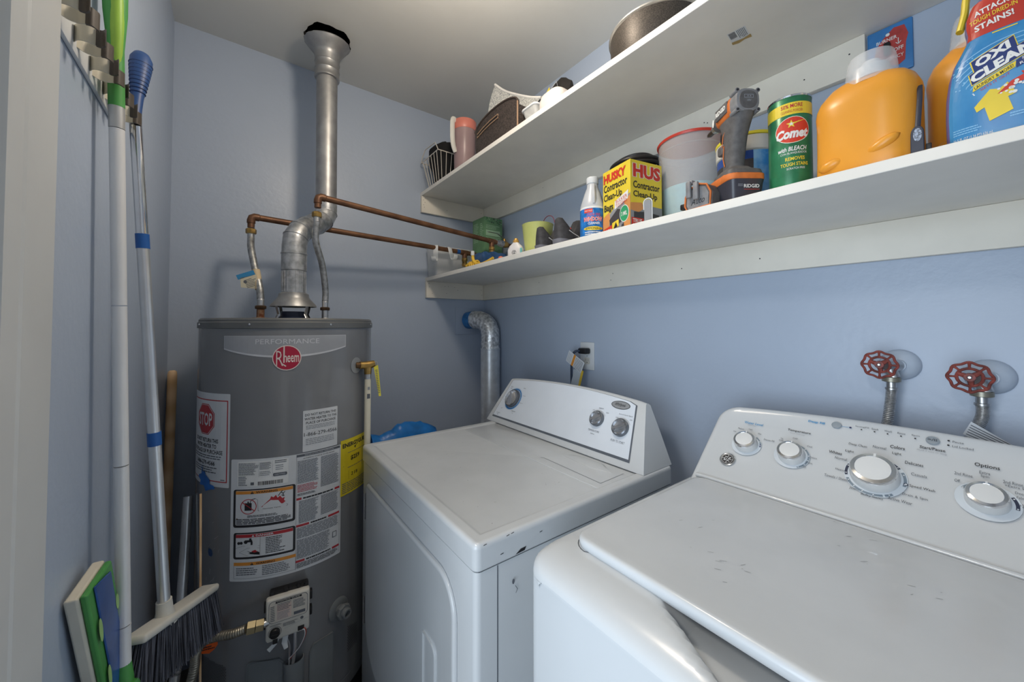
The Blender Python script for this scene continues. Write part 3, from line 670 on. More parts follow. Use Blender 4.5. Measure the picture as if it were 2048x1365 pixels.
# ================================================================ VENT PIPE
t = thing('vent_pipe', (-.917, -.26, 2.458), 'tall galvanised vent pipe rising from the heater to the ceiling', 'vent pipe')
T = Matrix.Translation((-.917, -.258, 0))
mb = MB().ring([[(-.917+(r*(1+.025*math.sin(j*2.3)*(r > .08)))*math.cos(2*PI*j/40), -.258+r*math.sin(2*PI*j/40), z+(.010*math.sin(2*PI*j/40+.5) if r > .07 else 0)) for j in range(40)] for r, z in ((.044, 2.345), (.046, 2.375), (.052, 2.390), (.074, 2.416), (.084, 2.430), (.082, 2.434), (.050, 2.400))], galv, cap=False)
part(mb, 'ceiling_flange', t)
part(MB().lathe([(.040, 2.285), (.0455, 2.287), (.0465, 2.292), (.0445, 2.297), (.0445, 2.315), (.0465, 2.319), (.0445, 2.323), (.0445, 2.345), (.0465, 2.350), (.043, 2.355)], galv, 40, T), 'collar', t)
part(MB().tube([(-.917, -.258, 2.288), (-.915, -.258, 1.78)], .0385, galv, 40), 'straight_pipe', t)
gv2 = mat('mottled galvanised steel', (0.50, 0.51, 0.52), 0.38, 0.75, var=.14, scale=60, bump=0.2, bscale=60)
el = [(-.915, -.258, 1.800), (-.915, -.258, 1.745), (-.930, -.271, 1.712), (-.955, -.291, 1.688), (-.990, -.320, 1.662), (-1.015, -.341, 1.640), (-1.031, -.354, 1.612), (-1.035, -.356, 1.575)]
mb = MB(); sub = []
for i in range(len(el)-1):
    a, b = Vector(el[i]), Vector(el[i+1]); sub += [a.lerp(b, k/4) for k in range(4)]
sub.append(Vector(el[-1])); mb.tube(sub, .0400, gv2, 40)
E_ = part(mb, 'elbow', t)
mb = MB()
for i in (1, 2, 3, 4, 5, 6):
    d = ((Vector(el[i+1])-Vector(el[i])).normalized()+(Vector(el[i])-Vector(el[i-1])).normalized()).normalized() if i < len(el)-1 else Vector((0, 0, -1))
    c = Vector(el[i]); x = d.orthogonal().normalized(); y = d.cross(x); mb.tube([c+(x*math.cos(2*PI*k/40)+y*math.sin(2*PI*k/40))*.0405 for k in range(40)], .0016, gv2, 6, closed=True)
part(mb, 'elbow_seam', E_)
mb = MB().lathe([(.0385, 1.405), (.0385, 1.49), (.0405, 1.492), (.0405, 1.548), (.042, 1.550), (.042, 1.554), (.040, 1.556), (.0395, 1.58)], gv2, 40, TH)
for k in range(20):
    a = 2*PI*k/20; mb.tube([(HC[0]+.0388*math.cos(a), HC[1]+.0388*math.sin(a), 1.415), (HC[0]+.0388*math.cos(a), HC[1]+.0388*math.sin(a), 1.487)], .0012, gv2, 6)
part(mb, 'crimped_connector', t)

# ================================================================ WATER CONNECTORS AND COPPER PIPES
def connector(lab, pts, nutm):
    t = thing('flexible_water_connector', pts[0], lab, 'hose')
    p0 = Vector(pts[0]); p1 = Vector(pts[-1]); d0 = (Vector(pts[1])-p0).normalized()
    part(MB().lathe([(.0150, 0), (.0165, .002), (.0165, .010), (.0135, .012)], nutm, 8, Matrix.Translation(p0)), 'lower_nut', t)
    part(MB().tube([p0+Vector((0, 0, .012)), p0+Vector((0, 0, .030)), p0+Vector((0, 0, .0305)), p0+Vector((0, 0, .035))], [.0105, .0105, .012, .011], steel, 18), 'ferrule', t)
    P = bez([p0+Vector((0, 0, .03))]+[Vector(q) for q in pts[1:-1]]+[p1-Vector((0, 0, .035))], 60)
    part(MB().tube(P, [.0110+(.0003 if i % 2 else 0) for i in range(len(P))], mat('corrugated steel sleeve', (.46, .46, .45), .4, .9, var=.2, scale=60, bump=.3, bscale=120), 18), 'flexible_hose', t)
    part(MB().tube([p1-Vector((0, 0, .036)), p1-Vector((0, 0, .018))], .0115, steel, 18), 'ferrule', t)
    part(MB().lathe([(.0155, -.019), (.0165, -.016), (.0165, -.004), (.0155, -.002), (.0125, 0)], brass, 8, Matrix.Translation(p1)), 'brass_nut', t)
    return t
cB = connector('flexible water connector with a blue and tan paper tag above the heater', [(-1.133, -.356, 1.352), (-1.137, -.350, 1.43), (-1.150, -.320, 1.50), (-1.160, -.285, 1.57), (-1.160, -.258, 1.645)], mat('rusty nut', S(105, 82, 62), .6, .6, var=.3))
cA = connector('flexible water connector bowing in front of the vent pipe elbow', [(-.933, -.356, 1.352), (-.933, -.358, 1.43), (-.948, -.375, 1.52), (-.975, -.405, 1.60), (-.974, -.418, 1.700)], mat('rusty nut', S(105, 82, 62)))
mb = MB().tube([(-1.137, -.350, 1.420), (-1.147, -.331, 1.487)], .0122, mat('tan tag paper', S(205, 185, 150), .6), 18); part(mb, 'wrapped_label', cB)
Ft = frame((-1.152, -.352, 1.455), (.85, -.1, .38), (-.38, 0, .92)); p = Print(Ft, h=0)
p.shape([(-.046, -.014), (.004, -.040), (.010, .012), (-.036, .016)], mat('tag beige', S(196, 190, 168), .6)); p.rect(-.044, .012, .008, .028, mat('tag blue', S(50, 130, 180), .5), 0)
p.disc(-.028, -.001, .005, ink_g, 1); p.lines(-.030, -.024, .004, .006, 6, ink_g, 1, ragged=.4); p.part('hang_tag', cB)
def elbow_pipe(name, lab, p0, p1, tee_t, drop):
    t = thing(name, p0, lab, 'pipe'); p0, p1 = Vector(p0), Vector(p1); d = (p1-p0).normalized(); up_ = Vector((0, 0, 1))
    part(MB().tube([p0-up_*.030, p0-up_*.014, p0-up_*.014, p0-up_*.004]+[p0+d*q+up_*z for q, z in ((.003, .006), (.010, .010))]+[p0+d*.024+up_*.010, p0+d*.026+up_*.010], [.0112, .0112, .0132, .0132, .0134, .0134, .0132, .0115], copper, 20), 'elbow', t)
    a = p0+up_*.010; b = p1
    part(MB().tube([a+d*.024, b], .0112, copper, 20), 'copper_tube', t)
    q = a.lerp(b, tee_t); part(MB().tube([q-d*.022, q-d*.021, q+d*.021, q+d*.022], [.011, .0133, .0133, .011], copper, 20).tube([q, q-up_*.03], .0130, copper, 20), 'tee_fitting', t)
    part(MB().lathe([(.0125, -.028), (.0155, -.032), (.0155, -.044), (.0125, -.047), (.0125, -.055), (.0145, -.057), (.0145, -.070), (.010, -.074)], brass, 8, Matrix.Translation(q)), 'brass_fitting', t)
    return t, q, d
tB, qB, dB = elbow_pipe('copper_pipe', 'copper pipe that passes behind the vent pipe elbow', (-1.160, -.250, 1.680), (-.001, -.150, 1.676), .800, .1)
tA, qA, dA = elbow_pipe('copper_pipe', 'copper pipe that crosses in front of the vent pipe', (-.972, -.420, 1.745), (-.001, -.300, 1.716), .835, .1)
part(MB().tube([qA+dA*.03, qA+dA*.05, qA+dA*.052, qA+dA*.075], [.014, .014, .018, .018], steel, 8), 'union_nut', tA)
v = qA+dA*.075
mb = MB().tube([v, v+dA*.012, v+dA*.03], [.0155, .018, .0155], brass, 12).tube([v+dA*.012, v+dA*.012+Vector((0, 0, .028))], .007, brass, 10); bv = part(mb, 'ball_valve', tA)
s_ = v+dA*.012+Vector((0, 0, .028))
part(MB().tube([s_+dA*.012+Vector((0, 0, -.008)), s_+dA*.006, s_, s_-dA*.045+Vector((0, -.002, .016)), s_-dA*.055+Vector((0, -.002, .018)), s_-dA*.115+Vector((0, -.004, .014))], .006, steel, 8, flat=.3, up=(0, 1, 0)), 'valve_lever', bv)
# tape on the rear pipe
c = Vector((-1.160, -.250, 1.690)).lerp(Vector((-.001, -.150, 1.676)), .765); part(MB().tube([c-dB*.010, c+dB*.010], .0118, blue_p, 16), 'blue_tape', tB)
# gas line
t = thing('gas_connector', (-1.13, -.65, .475), 'ribbed flexible gas line running from the heater control toward the left wall', 'hose')
part(MB().tube([(-1.118, -.648, .478), (-1.132, -.650, .478)], .010, steel, 16).tube([(-1.132, -.650, .478), (-1.150, -.650, .481)], .0155, mat('nickel brass', S(165, 152, 120), .4, .7), 6).tube([(-1.150, -.650, .481), (-1.168, -.648, .483)], [.0165, .0165], MAT['nickel brass'], 6), 'hex_nut', t)
P = bez([(-1.168, -.648, .483), (-1.200, -.632, .474), (-1.235, -.600, .462), (-1.262, -.575, .445), (-1.276, -.563, .415), (-1.279, -.56, .38), (-1.288, -.555, .335), (-1.305, -.545, .28), (-1.33, -.52, .2), (-1.34, -.50, .02)], 240)
part(MB().tube(P, [.0115 if i % 4 < 2 else .0092 for i in range(len(P))], mat('nickel corrugated tube', S(160, 154, 140), .38, .75, var=.1), 16), 'corrugated_tube', t, smooth=80)
Ft = frame((-1.258, -.548, .43), (.8, -.35, .1), (0, 0, 1)); p = Print(Ft, h=0); ot = mat('orange tag', S(215, 95, 35), .5)
p.poly([(.022, -.03), (.030, -.02), (.030, .022), (.014, .036), (-.018, .014), (-.018, -.022), (-.006, -.034), (.010, -.038)], ot); p.lines(-.012, -.028, .024, -.016, 2, ink, 1); p.lines(.000, .012, .024, .024, 2, ink, 1)
p.part('orange_tag', t)
# ================================================================ DRYER
t = DR = thing('dryer', (-.53, -.941, 0), 'white front-loading dryer with a slanted dial console, standing next to the water heater', 'dryer')
X0, X1, YF, YN = -.856, -.200, -.576, -1.306
def rounded(x0, x1, y0, y1, r, n=6):
    P = []
    for cx, cy, a in ((x1-r, y1-r, 0), (x0+r, y1-r, 90), (x0+r, y0+r, 180), (x1-r, y0+r, 270)):
        for k in range(n+1): q = math.radians(a+90*k/n); P.append((cx+r*math.cos(q), cy+r*math.sin(q)))
    return P
def slab(mb, x0, x1, y0, y1, r, levels, m, inset=True):
    """rounded slab; levels: (z, inset)"""
    mb.ring([[(x, y, z) for x, y in rounded(x0+i, x1-i, y0+i, y1-i, max(r-i, .001))] for z, i in levels], m); return mb
mb = slab(MB(), X0+.003, X1, YN+.003, YF-.003, .012, [(.02, 0), (.843, 0)], enamel); part(mb, 'cabinet', t, smooth=40)
mb = MB(); P = rounded(X0, X1, YN, YF, .014)
lv = [(.8455, .002), (.8470, .0003), (.8485, .0), (.8500, .0), (.8855, .0), (.8870, .0), (.8905, .0008), (.8938, .0026), (.8955, .0050), (.8962, .0085), (.8962, .0100), (.8962, .024), (.8962, .0265), (.8945, .030), (.8928, .036)]
slab(mb, X0, X1, YN, YF, .014, lv, enamel_s); part(mb, 'top_panel', t, smooth=50)
part(MB().box((X0+.05, YN+.0025, .03), (X0+.052, YN+.0035, .842), ink_g).box((X0+.01, YN+.004, .8435), (X1-.01, YN+.006, .8455), ink_g), 'panel_seam', t, smooth=None)
FT = frame((0, 0, .8930), (0, -1, 0), (1, 0, 0), (0, 0, 1))       # u = -Y, v = X
p = Print(FT, h=.0003)
FL2 = shift(FT, (0, 0, .0021)); p2 = Print(FL2, h=.0003); p2.line([(1.038, -.452), (1.262, -.460)], .0014, ink_g, 1).line([(1.262, -.460), (1.258, -.362)], .0010, ink_g, 1).line([(1.038, -.452), (1.030, -.458)], .0012, ink_g, 1); p2.part('lid_seam', t)
for _ in range(46): u, v = R.uniform(.64, 1.26), R.uniform(-.80, -.38); L_ = R.uniform(.0005, .006); a = R.uniform(0, 3); p.line([(u, v), (u+L_*math.cos(a), v+L_*math.sin(a))], R.uniform(.0005, .0012), mat('top scratch', S(128, 128, 132), .6))
for _ in range(5): u, v = R.uniform(.80, .86), R.uniform(-.425, -.405); p.line([(u, v), (u+R.uniform(.004, .012), v+R.uniform(-.003, .003))], .0016, mat('pink residue', S(205, 165, 172), .6))
part(p.mb, 'top_scratches', t, smooth=None, fix=False)
mb = MB(); lint = [(.960, -.338), (1.085, -.338), (1.175, -.318), (1.215, -.318), (1.235, -.322), (1.180, -.343)]
mb.ring([[FT(u, v, 0) for u, v in [(.935, -.340), (1.20, -.340), (1.195, -.338), (.95, -.3385)]], [FT(u, v, .006) for u, v in [(.965, -.339), (1.17, -.339), (1.16, -.3385), (.97, -.3385)]]], enamel_s)
part(MB().box((-.487, -1.276, .8915), (-.338, -.62, .8950), enamel_s, .0016, 3), 'rear_ledge', t, smooth=50)
W3 = [(1.050, -.392), (1.075, -.362), (1.110, -.352), (1.186, -.352), (1.240, -.385), (1.179, -.402)]
mb = MB(); cxw = sum(q[0] for q in W3)/6; cyw = sum(q[1] for q in W3)/6
mb.ring([[FT(cxw+(u-cxw)*k_, cyw+(v-cyw)*k_, h_) for u, v in W3] for k_, h_ in ((1, .0018), (.95, .0032), (.80, .0040), (.05, .0042))], enamel_s); part(mb, 'lint_filter_lid', t, smooth=60)
p = Print(frame((0, YN, 0), (1, 0, 0), (0, 0, 1)), h=.0006)
for a, b in ((-.838, .892), (-.786, .892), (-.775, .893), (-.80, .862), (-.702, .872)): p.line([(a, b), (a+.006, b+.0006)], .0014, ink)
p.shape([(-.765, .849), (-.752, .856), (-.738, .8565), (-.742, .850)], ink); p.disc(-.770, .800, .003, ink_g, ry=.005); p.line([(-.765, .790), (-.760, .782), (-.764, .776)], .0012, ink_g)
for z in (.62, .60, .585): p.line([(-.79, z), (-.789, z-.01)], .001, ink_g)
part(p.mb, 'side_scuffs', t, smooth=None, fix=False)
# door
F = FR(X0+.003)
def rr2(u0, u1, v0, v1, rs, n=8):
    P = []
    for cx, cy, a, r in ((u1, v1, 0, rs[0]), (u0, v1, 90, rs[1]), (u0, v0, 180, rs[2]), (u1, v0, 270, rs[3])):
        sx, sy = (1 if a in (0, 270) else -1), (1 if a in (0, 90) else -1); cx -= sx*r; cy -= sy*r
        for k in range(n+1): q = math.radians(a+90*k/n); P.append((cx+r*math.cos(q), cy+r*math.sin(q)))
    return P
mb = MB(); O = rr2(.634, 1.232, .24, .790, (.075, .018, .13, .075))
def off(P, d):
    c = (sum(q[0] for q in P)/len(P), sum(q[1] for q in P)/len(P)); out = []
    for i, q in enumerate(P):
        a, b = P[i-1], P[(i+1) % len(P)]; tx, ty = b[0]-a[0], b[1]-a[1]; L_ = math.hypot(tx, ty) or 1; out.append((q[0]-ty/L_*d, q[1]+tx/L_*d))
    return out
mb.ring([[F(u, v, h) for u, v in off(O, d)] for d, h in ((0, -.004), (.0005, .002), (.003, .005), (.007, .0065), (.012, .0055))], enamel)
dr = part(mb, 'door', t, smooth=60)
p = Print(F, h=.0004); Og = off(O, -.0022); p.line(Og+[Og[0]], .0018, ink_lg); p.part('door_gap', dr)
mb = MB(); Q = rr2(1.085, 1.150, .40, .612, (.022, .004, .004, .012)); Q1 = off(Q, .005)
mb.ring([[F(u, v, h) for u, v in off(Q, d)] for d, h in ((0, .0052), (.001, .0085), (.004, .0085), (.005, .006), (.012, .0056))], enamel)
part(mb, 'door_handle', dr, smooth=50)
for z in (.712, .383):
    mb = MB()
    for k in range(4): mb.box((X0-.004, -.631, z+.040-k*.021-.019), (X0+.001, -.622, z+.040-k*.021), mat('hinge steel', S(120, 122, 126), .4, .5), .0015)
    mb.tube([(X0-.004, -.6265, z-.046), (X0-.004, -.6265, z+.042)], .0022, steel, 10)
    part(mb, 'hinge', dr)
# console
DO, DE = Vector((-.335, 0, .900)), Vector((.1, 0, .162)).normalized()
FD = frame(DO, (0, -1, 0), DE)
mb = MB(); rings = []; N = 28
for i in range(N+1):
    s_ = i/N; e = min(1, min(s_, 1-s_)*N/1.0)
    ub, ut = .541+(1.301-.541)*s_, .588+(1.243-.588)*s_; vt = .1965+.0175*(1-(2*s_-1)**2)-.0015*(i in (0, N))
    top = DO+DE*vt; k = 0 if 0 < i < N else .002
    def P3(f, x, z): return (x, -(ub+(ut-ub)*f), z)
    rings.append([P3(0, -.335+k, .8968), P3(.015, -.334+k, .9010), P3(.5, *(lambda q: (q.x, q.z))(DO+DE*vt*.5)), P3(.96, *(lambda q: (q.x, q.z))(DO+DE*(vt-.006))), P3(1, top.x+.004, top.z-.0015), P3(1.0, top.x+.012, top.z-.003), P3(.98, -.212, top.z-.008), P3(.5, -.204, .98), P3(0, -.1975, .8968)])
mb.ring(rings, enamel); co = part(mb, 'console', t, smooth=40)
def dpanel(d, m, l, p):
    n = 24; L0, L1 = (.5706+d*1.5, .0177+d*3.6), (.599+d, .1884-d*.35); R1, R0 = (1.2191-d*2.8, .1885-d*.4), (1.2522-d*3.4, .0158+d*4.2)
    top = []
    for i in range(n+1):
        s_ = i/n; top.append((L1[0]+(R1[0]-L1[0])*s_, .1884-d*.4+(.0185)*(1-(2*s_-1)**2)-(.006 if s_ > .985 else 0)*1))
    for i in range(n):
        s0, s1 = i/n, (i+1)/n
        a = (L0[0]+(R0[0]-L0[0])*s0, L0[1]+(R0[1]-L0[1])*s0); b = (L0[0]+(R0[0]-L0[0])*s1, L0[1]+(R0[1]-L0[1])*s1)
        p.mb.add([FD(*q, p.H(l)) for q in (a, b, top[i+1], top[i])], [(0, 1, 2, 3)], m)
p = Print(FD, h=.0006); dpanel(0, mat('console trim grey', S(105, 112, 122), .3, .3), 0, p); face = mat('console face', (0.66, 0.72, 0.80), .25, var=.01); dpanel(.0019, face, 1, p)
# timer dial scale
for k in range(40):
    a = math.radians(-150+k*7.2); r0, r1 = .043, .048; cx, cy = .6560, .1090
    p.line([(cx+r0*math.cos(a), cy+r0*math.sin(a)), (cx+r1*math.cos(a), cy+r1*math.sin(a))], .0022, ink_b if k != 0 else ink, 3)
p.arc(.6560, .1090, .0425, -150, 140, .006, mat('dial blue', S(55, 115, 175), .4), 2, 40); p.arc(.6560, .1090, .0425, 150, 205, .006, mat('dial green', S(60, 130, 95), .4), 2, 12)
for s_, u0, u1, v0, v1 in (('Auto', .690, .704, .160, .165), ('LESS DRY', .706, .722, .129, .132), ('MORE DRY', .706, .724, .098, .101), ('TIMED DRY', .676, .702, .058, .062), ('min', .684, .692, .051, .054), ('AUTOMATIC', .590, .614, .036, .040), ('DRY', .598, .606, .029, .033), ('WRINKLE', .607, .622, .156, .160), ('GUARD', .609, .621, .149, .153), ('40', .602, .607, .12, .124), ('30', .599, .604, .108, .112), ('20', .597, .602, .095, .099), ('OFF', .606, .614, .058, .062)):
    p.text(s_, u0, u1, v0, v1, ink_g, 3)
for cx, cy, r, ws in ((1.0975, .1135, .0245, (('LOW', 1.066, 1.074, .138, .142), ('MEDIUM', 1.088, 1.106, .148, .152), ('HIGH', 1.121, 1.131, .138, .142), ('TEMPERATURE', 1.0755, 1.120, .0715, .0775), ('Select', 1.090, 1.105, .063, .067))), (1.1905, .1045, .0265, (('End of Cycle Signal', 1.168, 1.216, .143, .148), ('OFF', 1.160, 1.170, .131, .135), ('ON', 1.210, 1.218, .133, .137), ('PUSH TO START', 1.1690, 1.218, .060, .067)))):
    for w_ in ws: p.text(*w_, ink_g, 3)
    p.arc(cx, cy, r+.003, 30, 150, .0006, ink_g, 3)
p.disc(1.1627, .1735, .0350, mat('oval dark ring', S(95, 98, 102), .25, .6), 3, ry=.0135); p.disc(1.1627, .1735, .0325, mat('oval silver', S(176, 180, 184), .25, .5), 4, ry=.0115)
p.text('Whirlpool', 1.143, 1.181, .167, .180, ink, 5, shear=.3, bold=.01); p.arc(1.162, .176, .022, 200, 340, .0006, ink, 5, sy=.35)
p.part('console_graphics', co)
def dial(cx, cy, r, name, big):
    m_ = Matrix((Vector((0, -1, 0)), DE, Vector((0, -1, 0)).cross(DE))).transposed().to_4x4(); m_.translation = Vector(FD(cx, cy, .001))
    dk = mat('dial dark chrome', S(112, 116, 122), .25, .6); bowl = mat('dial bowl chrome', (.62, .63, .65), .18, .9)
    mb = MB().lathe([(r, 0), (r*1.02, .004), (r*.98, .012), (r*.86, .014)], dk, 40, m_, cap=False).lathe([(r*.86, .014), (r*.76, .007), (.3*r, .0045), (.001, .0045)], bowl, 40, m_, cap=False)
    k = part(mb, name, t)
    a = math.radians(-35 if big else 60); mb = MB()
    for q in (-1, 1): pass
    mb.ring([[tuple(m_ @ Matrix.Rotation(-a, 4, 'Z') @ Vector((x, y, z))) for x, y in ((-w_, -r*.82), (w_, -r*.82), (w_*1.6, 0), (w_, r*.82), (-w_, r*.82), (-w_*1.6, 0))] for w_, z in ((.09*r+.0015, .005), (.07*r+.001, .016))], bowl)
    part(mb, 'dial_grip', k, smooth=20)
dial(.6560, .1090, .0375, 'timer_dial', True); dial(1.0975, .1135, .0245, 'temperature_dial', False); dial(1.1905, .1045, .0265, 'start_dial', False)

# ================================================================ WASHER
t = WA = thing('washing_machine', (-.46, -1.75, 0), 'white top-loading washer with chrome-ringed knobs, nearest the camera', 'washer')
WX0, WX1, WYF, WYN = -.822, -.112, -1.406, -2.096
mb = slab(MB(), WX0+.004, WX1, WYN+.003, WYF-.003, .022, [(.02, 0), (.894, 0)], enamel); part(mb, 'cabinet', t, smooth=40)
# deck with the finger scoop in front of the lid
def sm(a, b, x):
    q = max(0, min(1, (x-a)/(b-a))); return q*q*(3-2*q)
xs = [0, .0015, .004, .008, .013, .019, .026, .034, .043, .053, .064, .075, .082, .090, .11, .2, .35, .5, .55, .62, .71]
ys = [0, .0008, .0025, .005, .009, .014, .022, .032, .05, .08]+[.08+.53*i/36 for i in range(1, 36)]+[.61, .64, .658, .668, .676, .681, .685, .6875, .6892, .69]
P = []
for a in xs:
    row = []; rc = .034; ins = rc-math.sqrt(max(0, rc*rc-(rc-a)**2)) if a < rc else 0
    for b in ys:
        y = WYF-(ins+(b/.69)*(.69-2*ins)); d = min(b, .69-b)
        z = .9265; q = min(1, a/.075); z -= .030*(1-math.sqrt(max(0, 1-(1-q)**2)))
        q = min(1, d/.022); z -= .014*(1-math.sqrt(max(0, 1-(1-q)**2)))
        ax = WX0+a; ysc = 1.595+max(0, (-.745-ax))*1.9; w_ = sm(ysc, ysc+.055, -y)*sm(ysc, ysc+.055, 3.502+y)
        z -= w_*.040*sm(0.0, .05, a)*(1-.0*a)+w_*.004*(a < .05)
        row.append((ax, y, z))
    P.append(row)
mb = MB().grid(P, enamel)
bd = [q for q in P[0]]+[r[-1] for r in P[1:]]; bd2 = [r[0] for r in P]
for E_ in (bd, bd2): mb.grid([E_, [(x, y, .893) for x, y, z in E_]], enamel)
part(mb, 'deck', t, smooth=60)
# lid
mb = MB(); lx0, lx1, ly0, ly1 = -.747, -.328, -2.058, -1.440
slab(mb, lx0, lx1, ly0, ly1, .030, [(.9225, .010), (.9235, .004), (.929, .0008), (.935, 0), (.9395, .0012), (.942, .004), (.9428, .009), (.9425, .02)], enamel_s)
ld = part(mb, 'lid', t, smooth=50)
FL = frame((0, 0, .9428), (0, -1, 0), (1, 0, 0), (0, 0, 1)); p = Print(FL, h=.0003); sg = mat('lid scuff', S(140, 144, 146), .6)
for cx, cy, n in ((1.64, -.62, 9), (1.80, -.48, 6), (1.72, -.40, 5), (1.55, -.55, 4)):
    for _ in range(n): u, v = cx+R.gauss(0, .025), cy+R.gauss(0, .018); L_ = R.uniform(.001, .010); a = R.uniform(.3, 1.2); p.line([(u, v), (u+L_*math.cos(a), v+L_*math.sin(a))], .0007, sg)
part(p.mb, 'lid_scuffs', ld, smooth=None, fix=False)
p = Print(frame((0, 0, .9267), (0, -1, 0), (1, 0, 0), (0, 0, 1)), h=.0002)
G = [(-y, x) for x, y in rounded(lx0-.0015, lx1+.001, ly0-.0015, ly1+.0015, .0315)]; G = [q for q in G if not (q[1] < -.70 and q[0] > 1.60)]
p.line(G[:], .0016, ink_g)
p.mb = MB()
for a, b in zip(G, G[1:]):
    if math.hypot(a[0]-b[0], a[1]-b[1]) < .5 or abs(a[1]-b[1]) > .3: p.line([a, b], .0016, ink_g)
p.part('lid_gap', t)
# console
WO, WE = Vector((-.325, 0, .935)), Vector((.185, 0, .155)).normalized(); FW = frame(WO, (0, -1, 0), WE)
def wout(d):
    P = [(1.4235+d, -.012+d), ]; n = 8
    r = .050-d; cx, cy = 1.4235+.050, .2345-.050
    for k in range(n+1): a = math.radians(180-90*k/n); P.append((cx+r*math.cos(a), cy+r*math.sin(a)))
    for k in range(1, 16): s_ = k/16; u = 1.4735+(2.0265-1.4735)*s_; P.append((u, .2345-d+.0150*(1-(2*s_-1)**2)))
    for k in range(n+1): a = math.radians(90-90*k/n); P.append((2.0265+r*math.cos(a), cy+r*math.sin(a)))
    P.append((2.0765-d, -.012+d)); return P
rings = [[FW(u, v, -.002) for u, v in wout(.014)], [FW(u, v, 0) for u, v in wout(.010)], [FW(u, v, -.0012) for u, v in wout(.004)], [FW(u, v, -.005) for u, v in wout(.001)], [FW(u, v, -.011) for u, v in wout(0)]]
rings.append([(max(-.150, q[0]) if True else 0, q[1], q[2]-.002) for q in rings[-1]]); rings.append([(-.114, q[1], q[2]-.004) for q in rings[-1]])
mb = MB().ring(rings, enamel); wc = part(mb, 'console', t, smooth=45)
part(MB().tube([FW(1.436, .006, .001), FW(1.45, .0065, .002), FW(2.05, .0065, .002), FW(2.064, .006, .001)], .0048, enamel, 12), 'console_lip', wc)
p = Print(FW, h=.0006)
W = p.text
blue_i = mat('bright blue ink', S(85, 155, 205), .5)
W('Water Level', 1.4887, 1.5291, .181, .1880, blue_i, bold=.01); W('Load Size', 1.499, 1.515, .1765, .1795, ink_lg)
W('Medium', 1.481, 1.494, .1605, .1645, ink_g); W('High', 1.504, 1.512, .163, .167, ink_g); W('Low', 1.474, 1.480, .149, .153, ink_g); W('Max', 1.526, 1.533, .156, .160, ink_g); W('Precise Fill', 1.5415, 1.5624, .1430, .1475, ink_g)
W('Temperature', 1.5793, 1.6225, .1815, .1890, ink, bold=.01); W('Rinse cold only', 1.586, 1.613, .176, .179, ink_lg)
for s_, u0, u1, v in (('Tap', 1.5715, 1.577, .1575), ('Cold', 1.5700, 1.5775, .1525), ('Cold', 1.5935, 1.602, .1652), ('Cool', 1.6225, 1.631, .1515), ('Colors', 1.6310, 1.6440, .1253), ('Warm', 1.6270, 1.6390, .1107), ('Hot', 1.6240, 1.6310, .0988)): W(s_, u0, u1, v-.0022, v+.0022, ink_g)
W('Deep Fill', 1.6114, 1.6410, .2155, .2230, blue_i, bold=.03)
p.line([(1.670, .2205), (1.684, .2205)], .0009, blue_i, 1); p.disc(1.684, .2205, .0020, navy, 2)
for s_, u, v in (('Sensing|Fill', 1.7015, .2265), ('Soak', 1.7215, .2265), ('Wash', 1.7405, .2265), ('Rinse', 1.7593, .2265), ('Spin', 1.7785, .2265)):
    hw = .0105 if '|' in s_ else .0055; W(s_, u-hw, u+hw, v-.0020, v+.0024, ink_g); p.disc(u, .2197, .0014, ink, 2)
p.disc(1.8203, .2272, .0016, ink, 2).disc(1.8203, .2168, .0016, ink, 2); W('Pause', 1.8250, 1.8383, .2245, .2290, ink_g); W('Lid Locked', 1.8250, 1.8495, .2142, .2190, ink_g)
W('Start/Pause', 1.7855, 1.8174, .1995, .2060, ink, bold=.01); W('Hold 3 secs to Stop', 1.7825, 1.8195, .1930, .1965, ink_lg)
for s_, u0, u1, v, hh, b in (('Colors', 1.7468, 1.7670, .1912, .0038, .01), ('Whites', 1.6598, 1.6807, .1498, .0034, .01), ('Light', 1.7511, 1.7635, .1762, .0034, 0), ('Normal', 1.7232, 1.7419, .1833, .0030, 0), ('Deep Clean', 1.6873, 1.7149, .1785, .0033, 0), ('Light', 1.6845, 1.6978, .1598, .0033, 0), ('Normal', 1.6715, 1.6899, .1383, .003, 0), ('Heavy', 1.6765, 1.6909, .1115, .003, 0), ('Towels / Sheets', 1.6621, 1.6993, .0922, .003, 0), ('Jeans', 1.7022, 1.7161, .0778, .003, 0), ('Bulky Items', 1.7196, 1.7491, .0708, .003, 0), ('Active Wear', 1.7548, 1.7850, .0777, .003, 0), ('Delicates', 1.7696, 1.7928, .1611, .0034, 0), ('Casuals', 1.7789, 1.7985, .1387, .003, 0), ('Speed Wash', 1.7789, 1.8095, .1128, .0033, 0), ('Drain & Spin', 1.7716, 1.8022, .0927, .003, 0), ('Options', 1.8511, 1.8779, .1852, .0050, .01), ('2nd Rinse', 1.8295, 1.8494, .1598, .003, 0), ('Off', 1.8300, 1.8362, .1450, .003, 0), ('Extra', 1.8565, 1.8680, .1715, .003, 0), ('Spin', 1.8580, 1.8670, .1640, .003, 0), ('2nd Rinse', 1.8809, 1.9005, .1620, .003, 0), ('+Extra Spin', 1.8825, 1.9080, .1548, .003, 0), ('Deep Rinse', 1.8925, 1.9150, .1445, .003, 0), ('Fabric Softener', 1.8940, 1.9200, .1375, .0024, 0), ('+2nd Rinse', 1.8960, 1.9180, .1235, .003, 0)):
    W(s_, u0, u1, v-hh, v+hh, ink if b or hh > .0031 else ink_g, bold=b)
arcm = mat('arc grey blue', S(120, 135, 148), .4); arcd = mat('arc navy grey', S(52, 58, 78), .4)
K = [(1.511, .121, .0240), (1.601, .119, .0247), (1.733, .116, .0350), (1.865, .118, .0240)]
